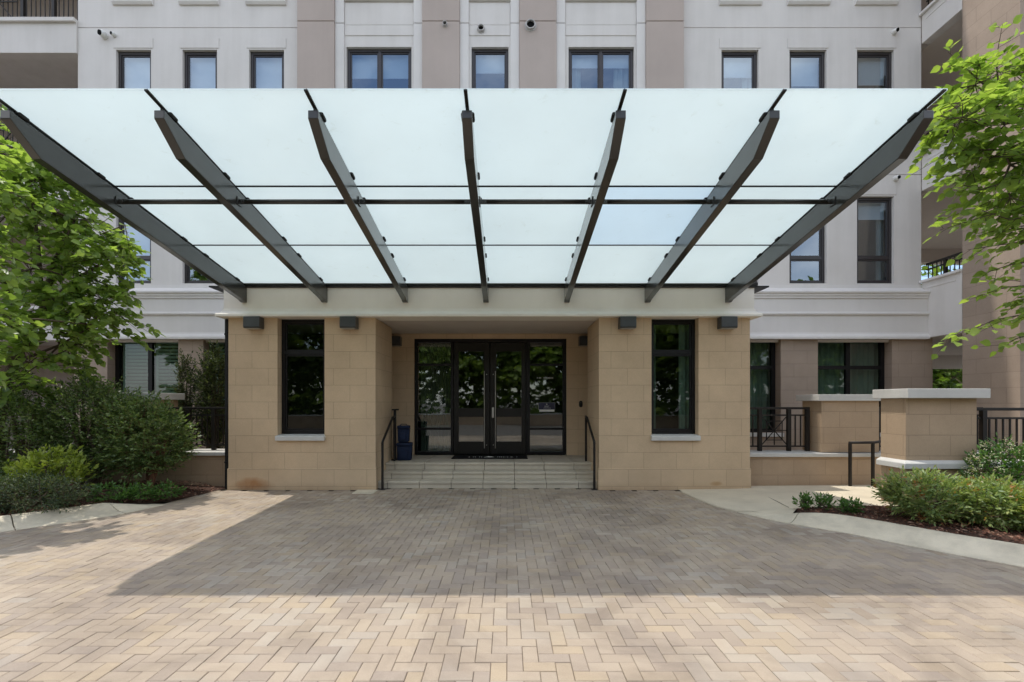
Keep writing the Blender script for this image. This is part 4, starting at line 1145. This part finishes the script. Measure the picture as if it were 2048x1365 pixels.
# right bed
NG = 'feathery shrubs in the right planting bed'
sh('nandina', 'feathery green shrub with red tips at the left end of the right bed', 'shrub', (5.42,6.22,.1), .56, .46, .62, 620, 9, .066, 'leaf_nandina', NAN, .2, NG, 'bark', .0, .6)
sh('nandina', 'feathery green shrub with red tips in the middle of the right bed', 'shrub', (6.02,5.95,.1), .54, .46, .58, 600, 9, .066, 'leaf_nandina', NAN, .2, NG, 'bark', .0, .6)
sh('nandina', 'lime and red tipped feathery shrub at the right end of the bed', 'shrub', (6.45,5.55,.1), .52, .44, .55, 560, 9, .066, 'leaf_nandina_lime', NAN, .2, NG, 'bark', .0, .6)
sh('nandina', 'lime feathery shrub at the right picture edge by the kerb', 'shrub', (7.15,5.9,.1), .60, .46, .64, 560, 9, .066, 'leaf_nandina_lime', NAN, .2, NG, 'bark', .0, .6)
def blossoms(t, base, rx, ry, h):
    pos, dr = [], []
    for k in range(46):
        a = random.uniform(0,6.28); u = random.uniform(.1,1); r = math.sqrt(1-u*u)
        c = Vector((base.x+rx*r*math.cos(a)*1.02, base.y+ry*r*math.sin(a)*1.02, base.z+h*(.5+.5*u)))
        for q in range(16):
            pos.append(c+Vector((random.gauss(0,.025),random.gauss(0,.025),random.gauss(0,.03)))); dr.append((random.gauss(0,1),random.gauss(0,1),random.gauss(.4,1)))
    leaf_mesh('blossom', 'blossom', t, pos, dr, .025, SMALL, .8, .8)
sh('flowering_shrub', 'dark leaved shrub with cream flower heads beside the near pillar ledge', 'shrub', (7.0,6.72,.1), .50, .34, 1.0, 330, 8, .065, 'leaf_cover', SMALL, .2, None, 'bark', .0, .8, .6, 5, blossoms)
TG = 'small tufts by the right kerb joint'
sh('tuft', 'small leafy tuft in the mulch beside the kerb joint, leftmost of three', 'plant', (4.24,6.84,.09), .13, .10, .22, 34, 6, .06, 'leaf_cover', SMALL, .08, TG, 'bark', .0, 1.2)
sh('tuft', 'small leafy tuft in the mulch, second from the kerb joint', 'plant', (4.50,6.86,.09), .14, .10, .22, 36, 6, .06, 'leaf_cover', SMALL, .08, TG, 'bark', .0, 1.2)
sh('tuft', 'small leafy tuft in the mulch nearest the feathery shrubs', 'plant', (4.74,6.62,.09), .17, .12, .20, 44, 6, .06, 'leaf_cover', SMALL, .08, TG, 'bark', .0, 1.2)

# ================================================================== TREES
YT = 8.2
def q(px, py, Y=YT): return P(px, py, Y)
trunk = [((-9.1,8.7,.05),.085),((-8.8,8.3,1.2),.075),(q(20,740,8.2),.065),(q(85,620),.055),(q(110,520),.04)]
limbs = [[(q(45,720),.05),(q(20,600),.035),(q(-20,480),.02)],[(q(85,620),.045),(q(150,560),.03),(q(215,520),.016)],[(q(85,620),.04),(q(75,480),.03),(q(60,360),.018)],
         [(q(45,720),.03),(q(120,690),.018),(q(190,650),.010)],[(q(110,520),.03),(q(150,440),.015)]]
cl = []
for (px,py,rx,rz,cnt,Y) in ((20,300,75,55,26,8.2),(70,370,70,50,26,8.0),(15,430,75,60,26,8.3),(110,430,50,45,18,8.2),(190,455,34,30,16,8.3),(205,505,34,30,14,8.2),(170,520,45,40,18,8.4),
                            (60,540,80,55,28,8.1),(130,590,60,40,22,8.2),(205,600,44,34,18,8.3),(30,640,70,45,22,8.0),(110,660,60,35,18,8.1),(190,640,50,24,12,8.2),(60,725,60,36,22,8.0),(20,770,50,26,14,8.1),
                            (-20,300,60,80,30,8.2),(100,350,55,40,20,8.2),(-80,350,80,70,26,6.3),(-120,480,70,90,24,6.0),(-70,640,60,60,16,6.2)):
    s = Y/F; cl.append((q(px,py,Y), rx*s, .5, rz*s, int(cnt*1.75)))
tw = [([q(200,600,8.2),q(250,640,8.2),q(288,648,8.15)],9),([q(120,690),q(170,690),q(185,680)],7),([q(90,720),q(135,700),q(150,735)],7),([q(40,250),q(25,235),q(8,225)],6),([q(190,560),q(255,590),q(278,600)],8),([q(200,470),q(250,450),q(262,520)],9)]
tree('broadleaf_tree', 'leafy green tree with large leaves at the left edge under the canopy corner', (-9.1,8.7,.05), trunk, limbs, cl, .136, 'leaf_left', BROAD, 12, .47, None, 'bark', .35, tw)

YR = 6.95
def r_(px, py, Y=YR): return P(px, py, Y)
trunk = [((9.7,6.5,.1),.10),((9.65,6.55,1.4),.085),((9.5,6.6,3.2),.07),((9.3,6.7,5.0),.055),((8.9,6.9,7.0),.03)]
limbs = [[((9.5,6.6,3.2),.035),(r_(2180,640),.025),(r_(2090,570),.014)],[((9.3,6.7,5.0),.04),(r_(2140,380),.025),(r_(2020,330),.014)],[((8.9,6.9,7.0),.03),(r_(2100,220),.02),(r_(2010,180),.012)]]
cl = []
for (px,py,rx,rz,cnt,Y) in ((1950,170,52,40,26,7.0),(2030,150,50,50,26,7.2),(1925,235,42,30,22,6.8),(2010,250,60,40,34,6.9),(1985,315,55,28,24,7.0),(2060,330,60,60,30,7.1),(2020,395,50,24,16,7.0),(2065,450,45,36,16,7.0),(2110,250,80,160,44,7.2),(2130,560,60,110,24,7.0)):
    s = Y/F; cl.append((r_(px,py,Y), rx*s, .5, rz*s, int(cnt*1.35)))
tw = [([r_(2000,200),r_(1992,120),r_(2005,48)],11),([r_(1990,190),r_(1935,140),r_(1897,105)],11),([r_(1980,250),r_(1915,238),r_(1872,232)],10),([r_(2010,300),r_(1930,300),r_(1868,322)],12),
      ([r_(2060,350),r_(1960,380),r_(1890,360)],11),([r_(2060,410),r_(1980,430),r_(1880,460)],13),([r_(2080,480),r_(2000,490),r_(1935,500)],10),([r_(2080,520),r_(2020,530),r_(1975,545)],8),
      ([r_(2080,570),r_(2010,575),r_(1960,592)],9),([r_(2100,620),r_(1990,640),r_(1885,682)],19),([r_(2090,665),r_(2040,675),r_(2003,692)],8),([r_(2080,430),r_(2020,440),r_(1960,420)],9)]
tree('broadleaf_tree', 'sunlit bright green branches of a tree at the right edge', (9.7,6.5,.1), trunk, limbs, cl, .140, 'leaf_right', BROAD, 9, .38, None, 'bark', .3, tw)

def simple_tree(label, x, y, h, r, n, leaf, m, group, z0=.0, low=.25):
    loc = Vector((x,y,z0)); top = Vector((x+random.uniform(-.3,.3), y, z0+h*.75))
    trunk = [(loc,.16*h/8),(loc.lerp(top,.4)+Vector((random.uniform(-.2,.2),0,0)),.12*h/8),(top,.05)]
    limbs, cl = [], []
    for k in range(9):
        a = k*2.4; f = random.uniform(.35,.95); s = loc.lerp(top, f)
        e = s + Vector((math.cos(a)*r*.7*(1.15-f*.6), math.sin(a)*r*.7*(1.15-f*.6), random.uniform(.2,.9)))
        limbs.append([(s,.05),(s.lerp(e,.5)+Vector((0,0,.15)),.035),(e,.015)])
        cl.append((e, r*.42, r*.42, h*.11, n//11))
        cl.append((s.lerp(e,.6)+Vector((0,0,-.1)), r*.35, r*.35, h*.09, n//16))
    cl.append((top+Vector((0,0,h*.1)), r*.4, r*.4, h*.15, n//8))
    cl.append((loc+Vector((0,0,h*low)), r*.95, r*.6, h*.15, n//4))
    return tree('broadleaf_tree', label, loc, trunk, limbs, cl, leaf, m, BROAD, 7, .7, group)
FG = 'trees seen through the right wing'
simple_tree('sunlit tree seen through the opening under the right balcony', 16.6, 19.5, 5.8, 2.6, 330, .24, 'leaf_far', FG, 0, .25)
simple_tree('sunlit tree seen above the railing of the right balcony', 19.0, 21.0, 8.4, 3.4, 420, .24, 'leaf_far', FG, 0, .25)
simple_tree('sunlit tree farthest right beyond the right wing', 22.2, 24.5, 8.6, 3.4, 420, .26, 'leaf_far', FG, 0, .25)
BG = 'trees across the drive mirrored in the glass'
proto = [simple_tree('tall bushy tree across the drive, straight behind the camera', 1.0, -16, 10, 4.6, 700, .46, 'leaf_behind', BG, 0, .16),
         simple_tree('broad bushy tree across the drive, just left of the one behind the camera', -5.0, -17.5, 11, 4.8, 700, .48, 'leaf_behind', BG, 0, .16)]
for k,(x,y) in enumerate(((6.6,-17.5),(12.6,-16),(18.6,-17),(24.8,-16),(-10.8,-16),(-17.0,-17),(-23.2,-16))):
    dup(proto[k%2], (x,y,0), ['first tree right of','second tree right of','third tree right of','fourth tree right of','second tree left of','third tree left of','fourth tree left of'][k] + ' the one behind the camera, mirrored in the glass', k*1.3+.5, (1,1,.9+.05*k))
t = coped_wall('garden_wall', 'long low block wall across the drive mirrored in the doors', -16, 16, -13.2, -12.8, .85, -.03)

# ================================================================== LIGHT, SKY, CAMERA
sun_to = Vector((-.335, .10, 1.0)).normalized()
sd = bpy.data.lights.new('sun', 'SUN'); sd.energy = 2.05; sd.angle = math.radians(.6); sd.color = (1.0, .955, .88)
so = bpy.data.objects.new('sun', sd); COL.objects.link(so); so.rotation_euler = sun_to.to_track_quat('Z', 'Y').to_euler(); so.location = (-5,3,20)
W = bpy.data.worlds.new('World'); SC.world = W; W.use_nodes = True
n, l = W.node_tree.nodes, W.node_tree.links; n.clear()
out = n.new('ShaderNodeOutputWorld'); bg = n.new('ShaderNodeBackground'); sky = n.new('ShaderNodeTexSky')
sky.sky_type = 'NISHITA'; sky.sun_disc = False
sky.sun_elevation = math.asin(sun_to.z); sky.sun_rotation = math.atan2(sun_to.x, sun_to.y)
sky.air_density = 1.0; sky.dust_density = 1.2; sky.ozone_density = 1.0
tc = n.new('ShaderNodeTexCoord')
nt = n.new('ShaderNodeTexNoise'); nt.inputs['Scale'].default_value = 2.3; nt.inputs['Detail'].default_value = 7; nt.inputs['Roughness'].default_value = .58
mp = n.new('ShaderNodeMapping'); mp.inputs['Scale'].default_value = (1,1,1.9); mp.inputs['Location'].default_value = (3.1,1.7,.4); l.new(tc.outputs['Generated'], mp.inputs[0]); l.new(mp.outputs[0], nt.inputs['Vector'])
cr = n.new('ShaderNodeValToRGB'); cr.color_ramp.elements[0].position = .40; cr.color_ramp.elements[1].position = .68
l.new(nt.outputs['Fac'], cr.inputs[0])
mx = n.new('ShaderNodeMix'); mx.data_type = 'RGBA'; l.new(cr.outputs[0], mx.inputs[0]); l.new(sky.outputs[0], mx.inputs[6]); mx.inputs[7].default_value = (8.6,8.6,8.8,1)
l.new(mx.outputs[2], bg.inputs[0]); bg.inputs[1].default_value = .15; l.new(bg.outputs[0], out.inputs[0])

cd = bpy.data.cameras.new('camera'); cam = bpy.data.objects.new('camera', cd); COL.objects.link(cam)
cam.location = (0,0,EYE); cam.rotation_euler = (math.radians(90),0,0)
cd.sensor_width = 36; cd.lens = F/2048*36; cd.shift_x = (1024-VX)/2048; cd.shift_y = (HY-682.5)/2048
cd.clip_start = .05; cd.clip_end = 1500
SC.camera = cam
SC.view_settings.view_transform = 'Standard'; SC.view_settings.look = 'None'; SC.view_settings.gamma = 1; SC.view_settings.exposure = .73
SC.cycles.max_bounces = 10; SC.cycles.transparent_max_bounces = 16; SC.cycles.diffuse_bounces = 5; SC.cycles.caustics_reflective = False
